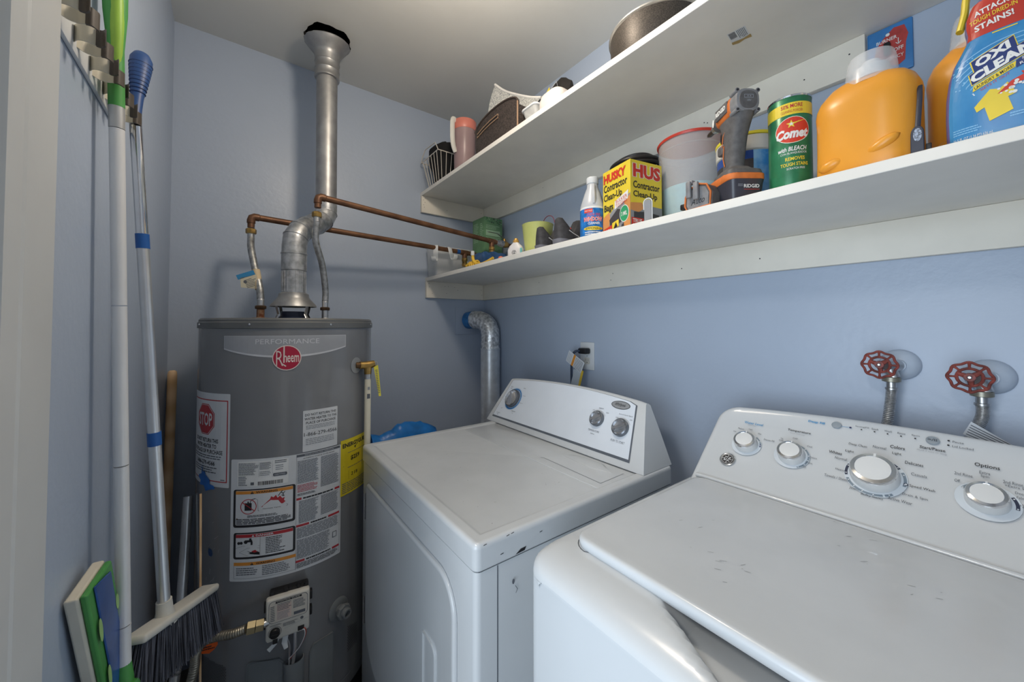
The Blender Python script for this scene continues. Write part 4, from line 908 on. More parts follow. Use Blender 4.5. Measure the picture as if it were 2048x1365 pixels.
p.disc(1.865, .118, .0345, mat('pale blue halo', (0.58, 0.64, 0.70), .3), 0); p.disc(1.511, .121, .031, MAT['pale blue halo'], 0); p.disc(1.601, .119, .0325, MAT['pale blue halo'], 0); p.disc(1.733, .116, .044, MAT['pale blue halo'], 0)
p.arc(1.511, .121, .0285, 0, 60, .003, arcm, 1).arc(1.511, .121, .0285, 2, 14, .0032, navy, 2)
p.arc(1.601, .119, .0300, -60, 90, .0034, arcm, 1)
p.arc(1.733, .116, .0405, 40, 95, .0042, arcd, 1).arc(1.733, .116, .0405, -12, 30, .0042, arcm, 1).arc(1.733, .116, .0405, 160, 196, .0042, arcd, 1).arc(1.733, .116, .0405, 205, 292, .0042, arcm, 1).arc(1.733, .116, .0405, 296, 312, .0042, arcm, 1)
p.arc(1.865, .118, .0300, 90, 150, .0036, arcm, 1).arc(1.865, .118, .0300, -8, 34, .0040, arcd, 1)
for cx, cy, r, aa in ((1.511, .121, .0285, (8, 30, 60)), (1.601, .119, .0300, (88, 48, 14, -8, -30, -55)), (1.733, .116, .0405, (92, 45, 22, -6, 165, 190, 212, 232, 252, 274, 305)), (1.865, .118, .0300, (148, 92, 28, -5))):
    for a in aa: p.disc(cx+r*math.cos(math.radians(a)), cy+r*math.sin(math.radians(a)), .0011, paper, 3)
p.disc(1.7745, .1130, .0030, arcd, 2).disc(1.7745, .1130, .0017, paper, 3)
p.part('console_graphics', wc)
def WM(cx, cy, h=.001):
    m_ = Matrix((Vector((0, -1, 0)), WE, Vector((0, -1, 0)).cross(WE))).transposed().to_4x4(); m_.translation = Vector(FW(cx, cy, h)); return m_
for i, (cx, cy, r) in enumerate(K):
    m_ = WM(cx, cy, .0008); hh = .020 if r < .03 else .024
    k = part(MB().lathe([(r*1.0, 0), (r*1.0, .002), (r*.98, hh*.6), (r*.955, hh*.8), (r*.90, hh*.86), (.001, hh*.86)], plas_w, 48, m_), 'control_knob', t)
    part(MB().lathe([(r*.955, hh*.80), (r*.955, hh*.86), (r*.90, hh), (r*.74, hh*1.06), (r*.72, hh*1.04), (r*.72, hh*.9)], chrome, 48, m_, cap=False), 'chrome_bezel', k)
    part(MB().lathe([(r*.72, hh*1.03), (r*.60, hh*1.045), (.001, hh*1.05)], plas_w, 48, m_).box((-r*.05, r*.70, hh*.95), (r*.05, r*.93, hh*1.055), plas_w, T=m_), 'knob_cap', k)
for cx, cy, r, nm in ((1.6612, .2208, .0085, 'deep_fill_button'), (1.8008, .2215, .0090, 'start_button')):
    m_ = WM(cx, cy, .0004); k = part(MB().lathe([(r, 0), (r, .0012), (r*.93, .0022), (r*.9, .0016), (.001, .0022)], mat('silver button', S(165, 175, 184), .3, .3), 32, m_), nm, t)
p = Print(FW, h=.0034); W = p.text; W('>/II', 1.7945, 1.8065, .2190, .2245, ink_g, 0, bold=.02); part(p.mb, 'button_symbol', k, smooth=None, fix=False)
m_ = WM(1.4861, .0683, .0004); k = part(MB().lathe([(.0165, 0), (.0165, .0018), (.0150, .0026), (.0138, .0018), (.001, .0018)], mat('nickel emblem', (.6, .6, .58), .22, .9), 40, m_), 'emblem', t)
p = Print(FW, h=.0026); p.disc(1.4861, .0683, .0128, ink, 0)
for a in range(4):
    q = math.radians(a*90+20); cx, cy = 1.4861+.0088*math.cos(q), .0683+.0088*math.sin(q); p.arc(cx, cy, .0036, math.degrees(q)+100, math.degrees(q)+330, .0009, paper, 1, 10)
p.text('G', 1.4790, 1.4862, .0632, .0735, paper, 1, shear=.35, bold=.0); p.text('E', 1.4865, 1.4930, .0632, .0735, paper, 1, shear=.35, bold=.0)
p.arc(1.4861, .0683, .0118, 0, 360, .0005, paper, 1, 36); part(p.mb, 'emblem_letters', k, smooth=None, fix=False)
# ================================================================ THINGS ON THE LOWER SHELF
Z0 = ZL+.0193
def CF(cx, cy, r, beta):
    def F(u, v, h):
        a = beta+u/(r+0.0); return (cx+(r+h)*math.cos(a), cy+(r+h)*math.sin(a), v)
    return F
def tocam(cx, cy): return math.atan2(-1.8958-cy, -1.2148-cx)
def local(o, d):
    """frame with x right, y away along d, z up"""
    d = Vector((d[0], d[1], 0)).normalized(); x = Vector((d.y, -d.x, 0)); m_ = Matrix((x, d, Vector((0, 0, 1)))).transposed().to_4x4(); m_.translation = Vector(o); return m_
# --- green scouring powder can
cx, cy, r, zt = -.300, -1.628, .0365, 1.752
t = thing('scouring_powder_can', (cx, cy, Z0), 'green cardboard can of bleach scouring powder with a red oval logo', 'can')
T = Matrix.Translation((cx, cy, 0)); gm = mat('can green', S(48, 120, 82), .28, .15, var=.12, scale=30)
part(MB().lathe([(r-.0003, Z0+.002), (r, Z0+.003), (r, zt-.003), (r-.0004, zt-.002)], gm, 48, T), 'can_body', t)
part(MB().lathe([(r+.0006, zt-.004), (r+.0012, zt-.001), (r+.0004, zt), (r-.002, zt-.002), (.001, zt-.002)], chrome, 48, T).lathe([(r-.002, Z0), (r+.001, Z0+.0005), (r+.001, Z0+.003), (r-.001, Z0+.0035)], chrome, 48, T), 'metal_rim', t)
b = tocam(cx, cy)+.06; F = CF(cx, cy, r, b); p = Print(F, h=.0004, step=.006)
p.rect(-.075, 1.712, .075, 1.736, yel2); p.text('50% MORE', -.016, .020, 1.725, 1.733, red, bold=.02); p.text('CLEANING POWDER', -.016, .020, 1.716, 1.7215, red)
p.disc(.003, 1.681, .0295, white_i, 1, ry=.0265); rc = mat('can red', S(205, 62, 45), .35); p.disc(.003, 1.681, .0282, rc, 2, ry=.0252); p.disc(.003, 1.681, .0286, yel2, 1, ry=.0256)
p.text('Comet', -.0245, .0285, 1.664, 1.684, white_i, 4, bold=.05, shear=.25)
st = [(.0005+(.0085 if k % 2 == 0 else .0036)*math.sin(k*PI/5), 1.6925+(.0085 if k % 2 == 0 else .0036)*math.cos(k*PI/5)) for k in range(10)]; p.shape(st, yel2, 3); p.poly([(.004, 1.692), (.027, 1.700), (.005, 1.695)], yel2, 3); p.shape([(.0005+(q[0]-.0005)*.5, 1.6925+(q[1]-1.6925)*.5) for q in st], white_i, 4)
p.text('with BLEACH', -.022, .026, 1.639, 1.648, white_i, 1, bold=.02, shear=.2); p.text('CON BLANQUEADOR', -.018, .026, 1.632, 1.637, white_i, 1)
p.text('REMOVES', -.010, .022, 1.620, 1.627, yel2, 1, bold=.02); p.text('TOUGH STAINS', -.018, .028, 1.609, 1.616, yel2, 1, bold=.02); p.text('SCRATCH FREE', -.008, .022, 1.602, 1.606, white_i, 1)
p.part('can_label', t)

# --- clear tub with red rim
cx, cy = -.130, -1.333
t = thing('clear_tub', (cx, cy, Z0), 'tall clear plastic tub with a red rim, part filled with pale blue powder', 'tub')
T = Matrix.Translation((cx, cy, 0)); clr = mat('cloudy clear plastic', (.70, .71, .72), .12, alpha=.26, var=.01)
prof = [(.075, Z0), (.0815, Z0+.004), (.083, Z0+.06), (.0895, zt_ := 1.832), (.0885, zt_), (.082, Z0+.06), (.0805, Z0+.006), (.001, Z0+.005)]
part(MB().lathe(prof, clr, 56, T), 'tub_wall', t)
part(MB().lathe([(.001, Z0+.006), (.0802, Z0+.007), (.0816, Z0+.06), (.0828, Z0+.140), (.04, Z0+.147), (.001, Z0+.142)], mat('pale blue powder', S(150, 205, 218), .8, var=.04, scale=60), 48, T), 'blue_powder', t, label='pale blue powder inside the tub')
part(MB().lathe([(.0885, zt_-.004), (.092, zt_-.005), (.0940, zt_), (.092, zt_+.003), (.0885, zt_+.002)], mat('lid red', S(188, 62, 48), .35), 56, T).lathe([(.0895, zt_+.0035), (.001, zt_+.0045), (.001, zt_+.0025), (.0885, zt_+.0015)], mat('lid clear', (.75, .76, .77), .2, alpha=.4), 56, T), 'red_rim_lid', t)
part(MB().lathe([(.0888, 1.800), (.0902, 1.802), (.0888, 1.804)], clr, 56, T, cap=False), 'tub_bead', t)

# --- black cable coil behind
cx, cy = -.112, -1.130
t = thing('cable_coil', (cx, cy, Z0), 'flat coil of black cable stacked up behind the yellow bag box', 'cable')
mb = MB(); N = 40*20
pts = [(cx+(.082-.0022*(i//40 % 3))*math.cos(2*PI*i/40), cy+(.082-.0022*(i//40 % 3))*math.sin(2*PI*i/40), Z0+.006+i/N*.285) for i in range(N+1)]
mb.tube(pts, .0062, mat('black rubber cable', S(46, 43, 42), .4), 8); part(mb, 'coiled_cable', t)
mb = MB(); pts = [(cx+(.070-.0065*i/40)*math.cos(2*PI*i/40), cy+(.070-.0065*i/40)*math.sin(2*PI*i/40), Z0+.296+.004*math.sin(i*.3)) for i in range(40*6)]
mb.tube(pts, .005, MAT['black rubber cable'], 8); part(mb, 'inner_turns', t)

# --- yellow bag box
c0 = Vector((-.340, -1.272, 0)); d1 = Vector((.201, .980, 0)); d2 = Vector((.980, -.201, 0)); HB = 1.7555; W1, W2 = .116, .118
t = thing('trash_bag_box', (c0+(d1*W1+d2*W2)/2+Vector((0, 0, Z0))), 'yellow and red cardboard box of contractor clean-up bags', 'box')
mb = MB(); q = [c0, c0+d2*W2, c0+d2*W2+d1*W1, c0+d1*W1]; mb.ring([[(v.x, v.y, z) for v in q] for z in (Z0, HB)], yel2); part(mb, 'carton', t, smooth=None, bevel=.0008)
skin = mat('printed hand orange', S(205, 140, 80), .5); pgrey = mat('printed grey', S(135, 137, 140), .5); pdk = mat('printed dark', S(62, 60, 62), .5); hred = mat('husky red', S(200, 55, 40), .45)
for side in (0, 1):
    F = frame(c0+d1*W1, -d1, (0, 0, 1)) if side == 0 else frame(c0, d2, (0, 0, 1)); W_ = W1 if side == 0 else W2
    p = Print(F, h=.0004, step=1); g = lambda a: a*W_
    zf = lambda f: HB-f*(HB-Z0)
    if side == 0:
        p.shape([(0, zf(.72)), (g(.25), zf(.66)), (g(.45), zf(.58)), (g(1), zf(.46)), (g(1), Z0+.0005), (0, Z0+.0005)], pgrey)
        p.shape([(g(.0), zf(.68)), (g(.25), zf(.62)), (g(.28), zf(.72)), (g(.22), zf(.86)), (0, zf(.90))], skin, 1)
        p.shape([(g(.25), zf(.74)), (g(.55), zf(.62)), (g(.75), zf(.66)), (g(.70), zf(.82)), (g(.30), zf(.88))], pdk, 2); p.shape([(g(.7), zf(.86)), (g(.98), zf(.80)), (g(.98), zf(.99)), (g(.62), zf(.99))], pdk, 1)
        p.shape([(g(.80), zf(.56)), (g(1), zf(.48)), (g(1), zf(.70)), (g(.84), zf(.72))], skin, 2); p.shape([(g(.78), zf(.84)), (g(1), zf(.70)), (g(1), zf(.97)), (g(.80), zf(.96))], skin, 3)
        p.text('HUSKY', g(.04), g(.86), zf(.185), zf(.055), hred, 3, bold=.05); p.text('Contractor', g(.04), g(.90), zf(.315), zf(.205), ink, 2, bold=.02); p.text('Clean-Up', g(.04), g(.72), zf(.475), zf(.345), ink, 2, bold=.02); p.text('Bags', g(.06), g(.40), zf(.63), zf(.50), ink, 4, bold=.02)
        p.shape([(g(.45), zf(.62)), (g(.92), zf(.53)), (g(.94), zf(.41)), (g(.46), zf(.50))], white_i, 3); p.text('BULKIER', g(.50), g(.90), zf(.525), zf(.475), hred, 4, rot=.16); p.text('TOUGHER', g(.50), g(.90), zf(.585), zf(.535), hred, 4, rot=.16)
        p.disc(g(.80), zf(.72), g(.16), white_i, 4, ry=.024); p.disc(g(.80), zf(.72), g(.145), mat('seal green', S(50, 150, 100), .5), 5, ry=.022); p.text('3 MIL', g(.70), g(.90), zf(.75), zf(.69), white_i, 6, bold=.02)
        p.shape([(g(.02), zf(.99)), (g(.02), zf(.86)), (g(.35), zf(.82)), (g(.35), zf(.95))], hred, 4); p.text('FLAP TIES', g(.05), g(.33), zf(.95), zf(.87), white_i, 5); p.shape([(g(.36), zf(.90)), (g(.36), zf(.80)), (g(.60), zf(.77)), (g(.60), zf(.87))], yel2, 4); p.poly([(g(.40), zf(.90)), (g(.56), zf(.87)), (g(.50), zf(.80))], ink, 5)
        p.poly([(g(.10), zf(.995)), (g(.60), zf(.90)), (g(.62), zf(.93)), (g(.3), zf(.995))], yel2, 4)
    else:
        p.shape([(0, zf(.62)), (g(.2), zf(.60)), (g(1), zf(.62)), (g(1), Z0+.0005), (0, Z0+.0005)], pgrey)
        p.shape([(0, zf(.60)), (g(.35), zf(.58)), (g(.40), zf(.66)), (g(.25), zf(.72)), (0, zf(.70))], skin, 1); p.shape([(g(.10), zf(.72)), (g(.5), zf(.70)), (g(.9), zf(.72)), (g(.9), zf(.82)), (g(.1), zf(.82))], pdk, 1)
        p.text('HUS', g(.06), g(.96), zf(.245), zf(.045), white_i, 2, bold=.09); p.text('HUS', g(.075), g(.945), zf(.24), zf(.05), hred, 3, bold=.05)
        p.text('Contractor', g(.08), g(.92), zf(.39), zf(.29), ink, 2, bold=.02); p.text('Clean-Up', g(.08), g(.84), zf(.535), zf(.425), ink, 2, bold=.02)
        p.rect(g(.02), zf(.95), g(.40), zf(.80), hred, 3); p.text('TRUE', g(.06), g(.34), zf(.87), zf(.815), white_i, 4, bold=.02); p.text('FLAP TIES', g(.06), g(.38), zf(.94), zf(.885), white_i, 4, bold=.02); p.rect(g(.02), zf(.995), g(.45), zf(.955), yel2, 3); p.rect(g(.62), zf(.95), g(.78), zf(.80), yel2, 3); p.poly([(g(.64), zf(.95)), (g(.76), zf(.95)), (g(.70), zf(.84))], ink, 4)
    p.part('box_print', t)
# --- grey loop clip in front of the box, black case behind the box corner
t = thing('grey_strap_clip', (-.375, -1.343, Z0), 'small grey rounded clip standing in front of the yellow bag box', 'clip')
F = frame((-.372, -1.347, Z0), (.25, -.97, 0), (0, 0, 1)); mb = MB()
O = [(-.009, 0), (.009, 0)]+[(.009*math.cos(a), .052+.009*math.sin(a)) for a in [PI*k/10 for k in range(11)]]; mb.poly(O, 0, .004, F, pgrey); part(mb, 'clip_body', t, bevel=.001)
mb = MB().tube([F(u, v, .002) for u, v in [(-.010, .036)]+[(.0105*math.cos(PI-a), .0535+.0105*math.sin(a)) for a in [PI*k/10 for k in range(11)]]+[(.0105, .0)]], .0014, plas_w, 8); part(mb, 'white_edge', t)

# --- window cleaner jug
cx, cy = -.318, -1.118
t = thing('window_cleaner_bottle', (cx, cy, Z0), 'grey plastic bottle of window cleaner with a blue label and moulded handle', 'bottle')
T = Matrix.Translation((cx, cy, 0)); pg = mat('translucent grey jug', (.50, .52, .55), .3, var=.03)
mb = MB().lathe([(.034, Z0), (.0375, Z0+.003), (.0378, 1.652), (.0372, 1.664), (.031, 1.684), (.024, 1.706), (.0175, 1.722), (.0165, 1.734)], pg, 40, T)
part(mb, 'jug_body', t)
b = tocam(cx, cy); hd = Vector((math.cos(b), math.sin(b), 0)); rt = Vector((-math.sin(b), math.cos(b), 0)); o_ = Vector((cx, cy, 0))
mb = MB().tube(bez([o_+hd*.017+rt*.003+Vector((0, 0, 1.728)), o_+hd*.024+rt*.003+Vector((0, 0, 1.712)), o_+hd*.034+rt*.004+Vector((0, 0, 1.685)), o_+hd*.034+rt*.004+Vector((0, 0, 1.665))], 10), .0052, pg, 10); part(mb, 'jug_handle', t)
part(MB().lathe([(.0178, 1.734), (.0185, 1.736), (.0185, 1.752), (.017, 1.754), (.001, 1.754)], plas_w, 32, T), 'screw_cap', t)
F = CF(cx, cy, .0378, b); p = Print(F, h=.0004, step=.006); lb = mat('cleaner label blue', S(35, 115, 190), .3, var=.2, scale=60)
p.rect(-.055, Z0+.004, .055, 1.656, white_i); p.rect(-.055, Z0+.004, .055, 1.650, lb, 1); ro = mat('cleaner red', S(215, 70, 55), .4)
p.rect(-.026, 1.636, .000, 1.648, ro, 2); p.text('GREAT VALUE', -.025, -.001, 1.640, 1.644, white_i, 3); p.text('STREAK FREE', -.018, .024, 1.626, 1.634, ro, 3, shear=.3); p.text('WINDOW', -.028, .032, 1.609, 1.624, white_i, 2, bold=.07, shear=.2); p.text('WINDOW', -.028, .032, 1.609, 1.624, ro, 3, bold=.02, shear=.2)
p.text('CLEANER', -.014, .022, 1.600, 1.607, white_i, 3, bold=.02); p.disc(.002, 1.588, .030, yel2, 2, ry=.006); p.text('AMMONIA-D', -.022, .026, 1.5845, 1.592, ink, 4); p.lines(-.024, 1.562, .028, 1.580, 3, white_i, 3)
for k in range(9): a = 2*PI*k/9+.2; p.line([(.003+.012*math.cos(a), 1.615+.01*math.sin(a)), (.003+.034*math.cos(a), 1.615+.030*math.sin(a))], .0008, mat('pale blue ink', S(140, 190, 230), .4), 1)
p.part('bottle_label', t)

# --- white pail behind the driver, yellow edged lid
cx, cy, r = -.170, -1.497, .067
t = thing('detergent_pail', (cx, cy, Z0), 'round white pail with yellow-edged lid and blue label, behind the impact driver', 'pail')
T = Matrix.Translation((cx, cy, 0))
part(MB().lathe([(r-.010, Z0), (r-.006, Z0+.003), (r-.003, 1.722), (r-.004, 1.724)], plas_off, 56, T), 'pail_body', t)
part(MB().lathe([(r-.001, 1.716), (r+.001, 1.718), (r+.001, 1.750), (r-.001, 1.7515)], plas_off, 56, T).lathe([(r+.001, 1.7515), (r+.002, 1.753), (r+.0015, 1.759), (r-.004, 1.761), (.001, 1.760)], mat('lid yellow', S(225, 210, 55), .4), 56, T), 'pail_lid', t)
F = CF(cx, cy, r-.004, tocam(cx, cy)); p = Print(F, h=.0022, step=.01); p.rect(-.10, Z0+.01, .10, 1.714, mat('pail blue', S(50, 135, 200), .35, var=.25, scale=25, col2=S(150, 195, 225))); p.rect(-.10, 1.694, .014, 1.714, mat('pail navy', S(40, 75, 150), .35), 1)
p.rect(-.10, 1.66, .014, 1.694, pdk, 1); p.text("AMERICA'S", -.050, -.010, 1.697, 1.706, white_i, 2, bold=.03); p.text('#1 STAIN', -.050, -.012, 1.683, 1.693, yel2, 2, bold=.02); p.text('FIGHTER', -.048, -.012, 1.672, 1.680, white_i, 2); p.part('pail_label', t)

# --- impact driver
TD = local((-.300, -1.492, Z0), (.592, .806)); LD = lambda x, y, z: tuple(TD @ Vector((x, y, z)))
t = thing('impact_driver', LD(0, 0, 0), 'orange and grey cordless impact driver standing on its battery', 'power tool')
og = mat('tool orange', S(205, 112, 52), .55, var=.08, scale=60); tg = mat('tool grey rubber', S(92, 90, 90), .65, var=.1, scale=80); tl = mat('tool light grey', S(128, 128, 130), .45, var=.1, scale=60)
def loft(mb, secs, m, n=24, p_=3.0, T=TD):
    """secs: (cx, cy, z, half_x, half_y) superellipse sections"""
    rings = []
    for (cx_, cy_, z, a, b_) in secs:
        rr = []
        for j in range(n):
            th = 2*PI*j/n; c, s_ = math.cos(th), math.sin(th)
            rr.append(tuple(T @ Vector((cx_+a*math.copysign(abs(c)**(2/p_), c), cy_+b_*math.copysign(abs(s_)**(2/p_), s_), z))))
        rings.append(rr)
    return mb.ring(rings, m)
mb = loft(MB(), [(0, -.042, .0, .030, .050), (0, -.042, .004, .034, .054), (0, -.044, .040, .038, .057), (0, -.045, .046, .039, .058)], mat('battery dark', S(58, 58, 66), .3), p_=6); part(mb, 'battery', t)
p = Print(frame(LD(0, -.1030, 0), TD.to_3x3() @ Vector((1, 0, 0)), (0, 0, 1)), h=.0006); p.text('RIDGID', -.012, .020, .0265, .0340, white_i, bold=.02); p.line([(-.012, .023), (.020, .023)], .0008, hred, 1)
for k in range(3): p.line([(-.024, .034-k*.002), (-.014, .034-k*.002)], .0006, ink_lg, 1)
p.part('battery_print', t)
mb = loft(MB(), [(0, -.045, .0465, .0385, .0575), (0, -.045, .048, .0395, .0585), (0, -.045, .058, .0395, .0585), (0, -.040, .064, .037, .054)], og, p_=6); foot = part(mb, 'orange_foot', t)
mb = loft(MB(), [(0, -.062, .0600, .0375, .039), (0, -.060, .070, .036, .037), (0, -.052, .078, .027, .030), (0, -.050, .084, .021, .026)], tg, p_=5); mb_ = mb
loft(mb, [(0, -.050, .080, .0185, .024), (0, -.050, .095, .0175, .022), (0, -.052, .125, .0190, .025), (0, -.057, .150, .0195, .026), (0, -.060, .168, .021, .032), (0, -.062, .190, .024, .042)], tg, p_=2.6); part(mb, 'handle_grip', t)
# motor housing: lathe along the tool axis
YM = lambda y: -.105+(y+.105)*.73
def along(prof, m, mb=None, n=28, sq=2.3, zc=.212, sx=1.0):
    mb = mb or MB(); rings = []; prof = [(a_, YM(y_)) for a_, y_ in prof]
    for rr, y in prof:
        rings.append([LD(rr*sx*math.copysign(abs(math.cos(a))**(2/sq), math.cos(a)), y, zc+rr*math.copysign(abs(math.sin(a))**(2/sq), math.sin(a))) for a in [2*PI*j/n for j in range(n)]])
    return mb.ring(rings, m)
mb = along([(.018, -.103), (.0235, -.1015), (.0245, -.097), (.0245, -.070)], tl, sq=2.8); part(mb, 'rear_cap', t)
mb = along([(.012, -.1050), (.0185, -.1045), (.0195, -.101)], tg); 
p = Print(frame(LD(0, -.1052, .212), TD.to_3x3() @ Vector((1, 0, 0)), (0, 0, 1)), h=.0005); p.line([(-.009, .002), (.009, .002), (.009, .009), (-.009, .009), (-.009, .002)], .0008, ink_lg); p.text('18V', -.004, .005, -.0055, -.001, ink_lg); p.text('X4', -.005, .005, .0035, .0075, ink_lg)
plate = part(mb, 'cap_plate', t); p.part('cap_print', plate)
for sx in (-1, 1):
    for sz in (-1, 1): part(MB().tube([LD(sx*.0215, -.1025, .212+sz*.0205), LD(sx*.0215, -.080, .212+sz*.0205)], .0045, tl, 12).tube([LD(sx*.0215, -.1035, .212+sz*.0205), LD(sx*.0215, -.1020, .212+sz*.0205)], .0025, ink, 10), 'cap_screw', t)
mb = along([(.0240, -.0705), (.0255, -.068), (.0250, -.040), (.0225, .005), (.0175, .022)], og, sq=2.6); part(mb, 'motor_housing', t)
mb = MB()
for sx in (-1, 1): mb.box((sx*.0242-.0025, -.071, .203), (sx*.0242+.0025, -.025, .228), tg, .002, T=TD)
mb.box((-.014, -.072, .231), (.014, -.030, .240), tg, .004, T=TD); part(mb, 'rubber_panel', t)
p = Print(frame(LD(-.0268, 0, 0), TD.to_3x3() @ Vector((0, -1, 0)), (0, 0, 1)), h=.0006); p.text('RIDGID', .030, .068, .2105, .2215, white_i, bold=.06); p.part('side_logo', t)
mb = along([(.0195, .018), (.0185, .030), (.0155, .044), (.0115, .052)], tg, sq=2); part(mb, 'nose_cone', t)
p = Print(frame(LD(-.0192, 0, 0), TD.to_3x3() @ Vector((0, -1, .0)), (0, 0, 1)), h=.0010); p.disc(.0065, .212, .004, white_i, ry=.009); p.part('nose_mark', t)
mb = along([(.0105, .050), (.0105, .066), (.0095, .068)], steel, sq=2); ch = part(mb, 'bit_collet', t)
mb = along([(.0062, .066), (.0062, .100), (.0045, .106), (.0015, .114)], mat('bit steel', S(95, 88, 84), .4, .8), n=6, sq=2); part(mb, 'driver_bit', ch)
part(MB().box((-.010, -.034, .158), (.010, -.014, .182), black, .004, T=TD), 'trigger', t)
part(MB().box((-.016, -.036, .128), (.016, -.012, .150), tg, .005, T=TD), 'mode_switch', t)
mb = MB().tube([LD(-.0198, y, z) for y, z in ((-.064, .178), (-.045, .162), (-.040, .140), (-.048, .139), (-.044, .110), (-.050, .092))], .0010, og, 6); part(mb, 'orange_piping', t)

# --- tape measure
TT = local((-.366, -1.486, Z0), (.16, .985)); t = thing('tape_measure', tuple(TT.translation), 'grey and orange tape measure with a belt clip, beside the impact driver', 'tape measure')
def side_poly(mb, pts, x0, x1, m, T): return mb.ring([[tuple(T @ Vector((x, y, z))) for y, z in pts] for x in (x0, x1)], m)
O = [(-.030, .0), (.030, 0), (.036, .012), (.034, .034), (.020, .052), (.000, .058), (-.022, .050), (-.032, .030)]
mb = side_poly(MB(), O, -.022, .010, tg, TT); part(mb, 'tape_case', t, bevel=.004)
mb = MB(); mb.tube([tuple(TT @ Vector((-.0225, y*.93, .003+z*.93))) for y, z in O], .0022, og, 8, closed=True); part(mb, 'orange_rim', t)
F = frame(TT @ Vector((-.0225, 0, 0)), TT.to_3x3() @ Vector((0, -1, 0)), (0, 0, 1)); p = Print(F, h=.0006); p.shape([(-q[0]*.80, .005+q[1]*.80) for q in O][::-1], tl); p.text('Auto', -.018, .016, .012, .026, ink, 1, shear=.4); p.part('case_side', t)
mb = MB().box((-.034, .012, .028), (-.026, .024, .066), tl, .003, T=TT).box((-.034, -.006, .020), (-.026, .006, .060), tl, .003, T=TT).box((-.030, .010, .060), (-.012, .022, .068), tl, .003, T=TT); part(mb, 'belt_clip', t)
part(MB().box((-.020, .036, .010), (.006, .050, .024), black, .003, T=TT), 'blade_hook', t)

# --- orange laundry jugs
oj = mat('orange jug plastic', S(226, 154, 52), .3, var=.03, scale=8); capc = mat('frosted cap', (.80, .83, .86), .2, alpha=.38)
def jug(lab, cx, cy, k, capx):
    t = thing('detergent_jug', (cx, cy, Z0), lab, 'jug', 'orange detergent jugs on the lower shelf')
    Tj = Matrix.Translation((cx, cy, Z0)) @ Matrix.Rotation(-.12, 4, 'Z') @ Matrix.Scale(k, 4)
    a, b_ = .047, .071     # depth (X) and width (Y)
    secs = [(0, 0, 0, a*.86, b_*.95), (0, 0, .004, a*.95, b_*.985), (0, 0, .012, a, b_), (0, 0, .060, a*.97, b_*.985), (0, 0, .110, a*.985, b_*.98), (0, 0, .130, a, b_*.995), (0, 0, .142, a*.97, b_*.97), (0, 0, .155, a*.86, b_*.90), (0, 0, .165, a*.74, b_*.78), (0, .004, .172, a*.64, b_*.62), (0, .006, .176, a*.55, b_*.46)]
    mb = loft(MB(), secs, oj, n=48, p_=2.7, T=Tj)
    for y0, y1, z0_, z1_ in ((.058, .020, .024, .034), (-.010, -.052, .030, .050)):
        mb.tube([tuple(Tj @ Vector((-a*(.94 if abs(y) > .05 else .985)+.0060, y, z))) for y, z in [(y0+(y1-y0)*q_/10, z0_+(z1_-z0_)*q_/10) for q_ in range(11)]], [max(.0006, .0098*k*math.sqrt(max(0, 1-((q_-5)/5)**2))) for q_ in range(11)], oj, 16)
    mb.tube(bez([tuple(Tj @ Vector(q)) for q in ((.030, -.040, .160), (.052, -.046, .145), (.060, -.048, .11), (.055, -.046, .07), (.040, -.044, .05))], 16), .008*k, oj, 12)
    part(mb, 'jug_body', t, smooth=60)
    Tc = Tj @ Matrix.Translation((-.002, capx, 0))
    part(MB().lathe([(.030, .172), (.030, .178), (.026, .180), (.024, .194), (.014, .200), (.012, .206), (.001, .206)], plas_w, 40, Tc), 'pour_spout', t)
    part(MB().lathe([(.0365, .162), (.0362, .166), (.0325, .206), (.0300, .214), (.022, .2175), (.001, .218)], capc, 48, Tc), 'frosted_cap', t, label='frosted see-through measuring cap')
jug('orange detergent jug under the emergency switch, nearer the green can', -.322, -1.748, .98, -.008)
jug('orange detergent jug half hidden behind the blue spray bottle', -.245, -1.895, 1.16, .012)
# --- dark buckle and strap between the jugs
t = thing('strap_buckle', (-.385, -1.818, Z0), 'dark buckle with a woven strap tucked between the orange jugs', 'strap')
F = frame((-.386, 0, 0), (0, -1, 0), (0, 0, 1)); dn = mat('dark navy plastic', S(48, 52, 66), .45)
O = [(1.8070, Z0), (1.8215, Z0), (1.8215, 1.583)]+[(1.8145+.007*math.cos(a), 1.586+.011*math.sin(a)) for a in [PI*k/8 for k in range(9)]]+[(1.8072, 1.575)]
mb = MB().poly(O, -.004, .002, F, dn); part(mb, 'buckle', t, bevel=.001)
p = Print(F, h=.0025); p.disc(1.8148, 1.583, .0045, mat('white print on navy', S(150, 160, 178), .5, var=.4, scale=400), ry=.010); p.part('buckle_print', t)
part(MB().box((-.386, -1.8285, Z0+.001), (-.382, -1.8225, Z0+.014), black, .001), 'buckle_tab', t)
part(MB().tube(bez([(-.380, -1.814, 1.59), (-.372, -1.815, 1.62), (-.360, -1.8155, 1.650), (-.345, -1.8145, 1.675)], 12), .0032, dn, 8, flat=.4, up=(0, 1, 0)), 'strap', t)

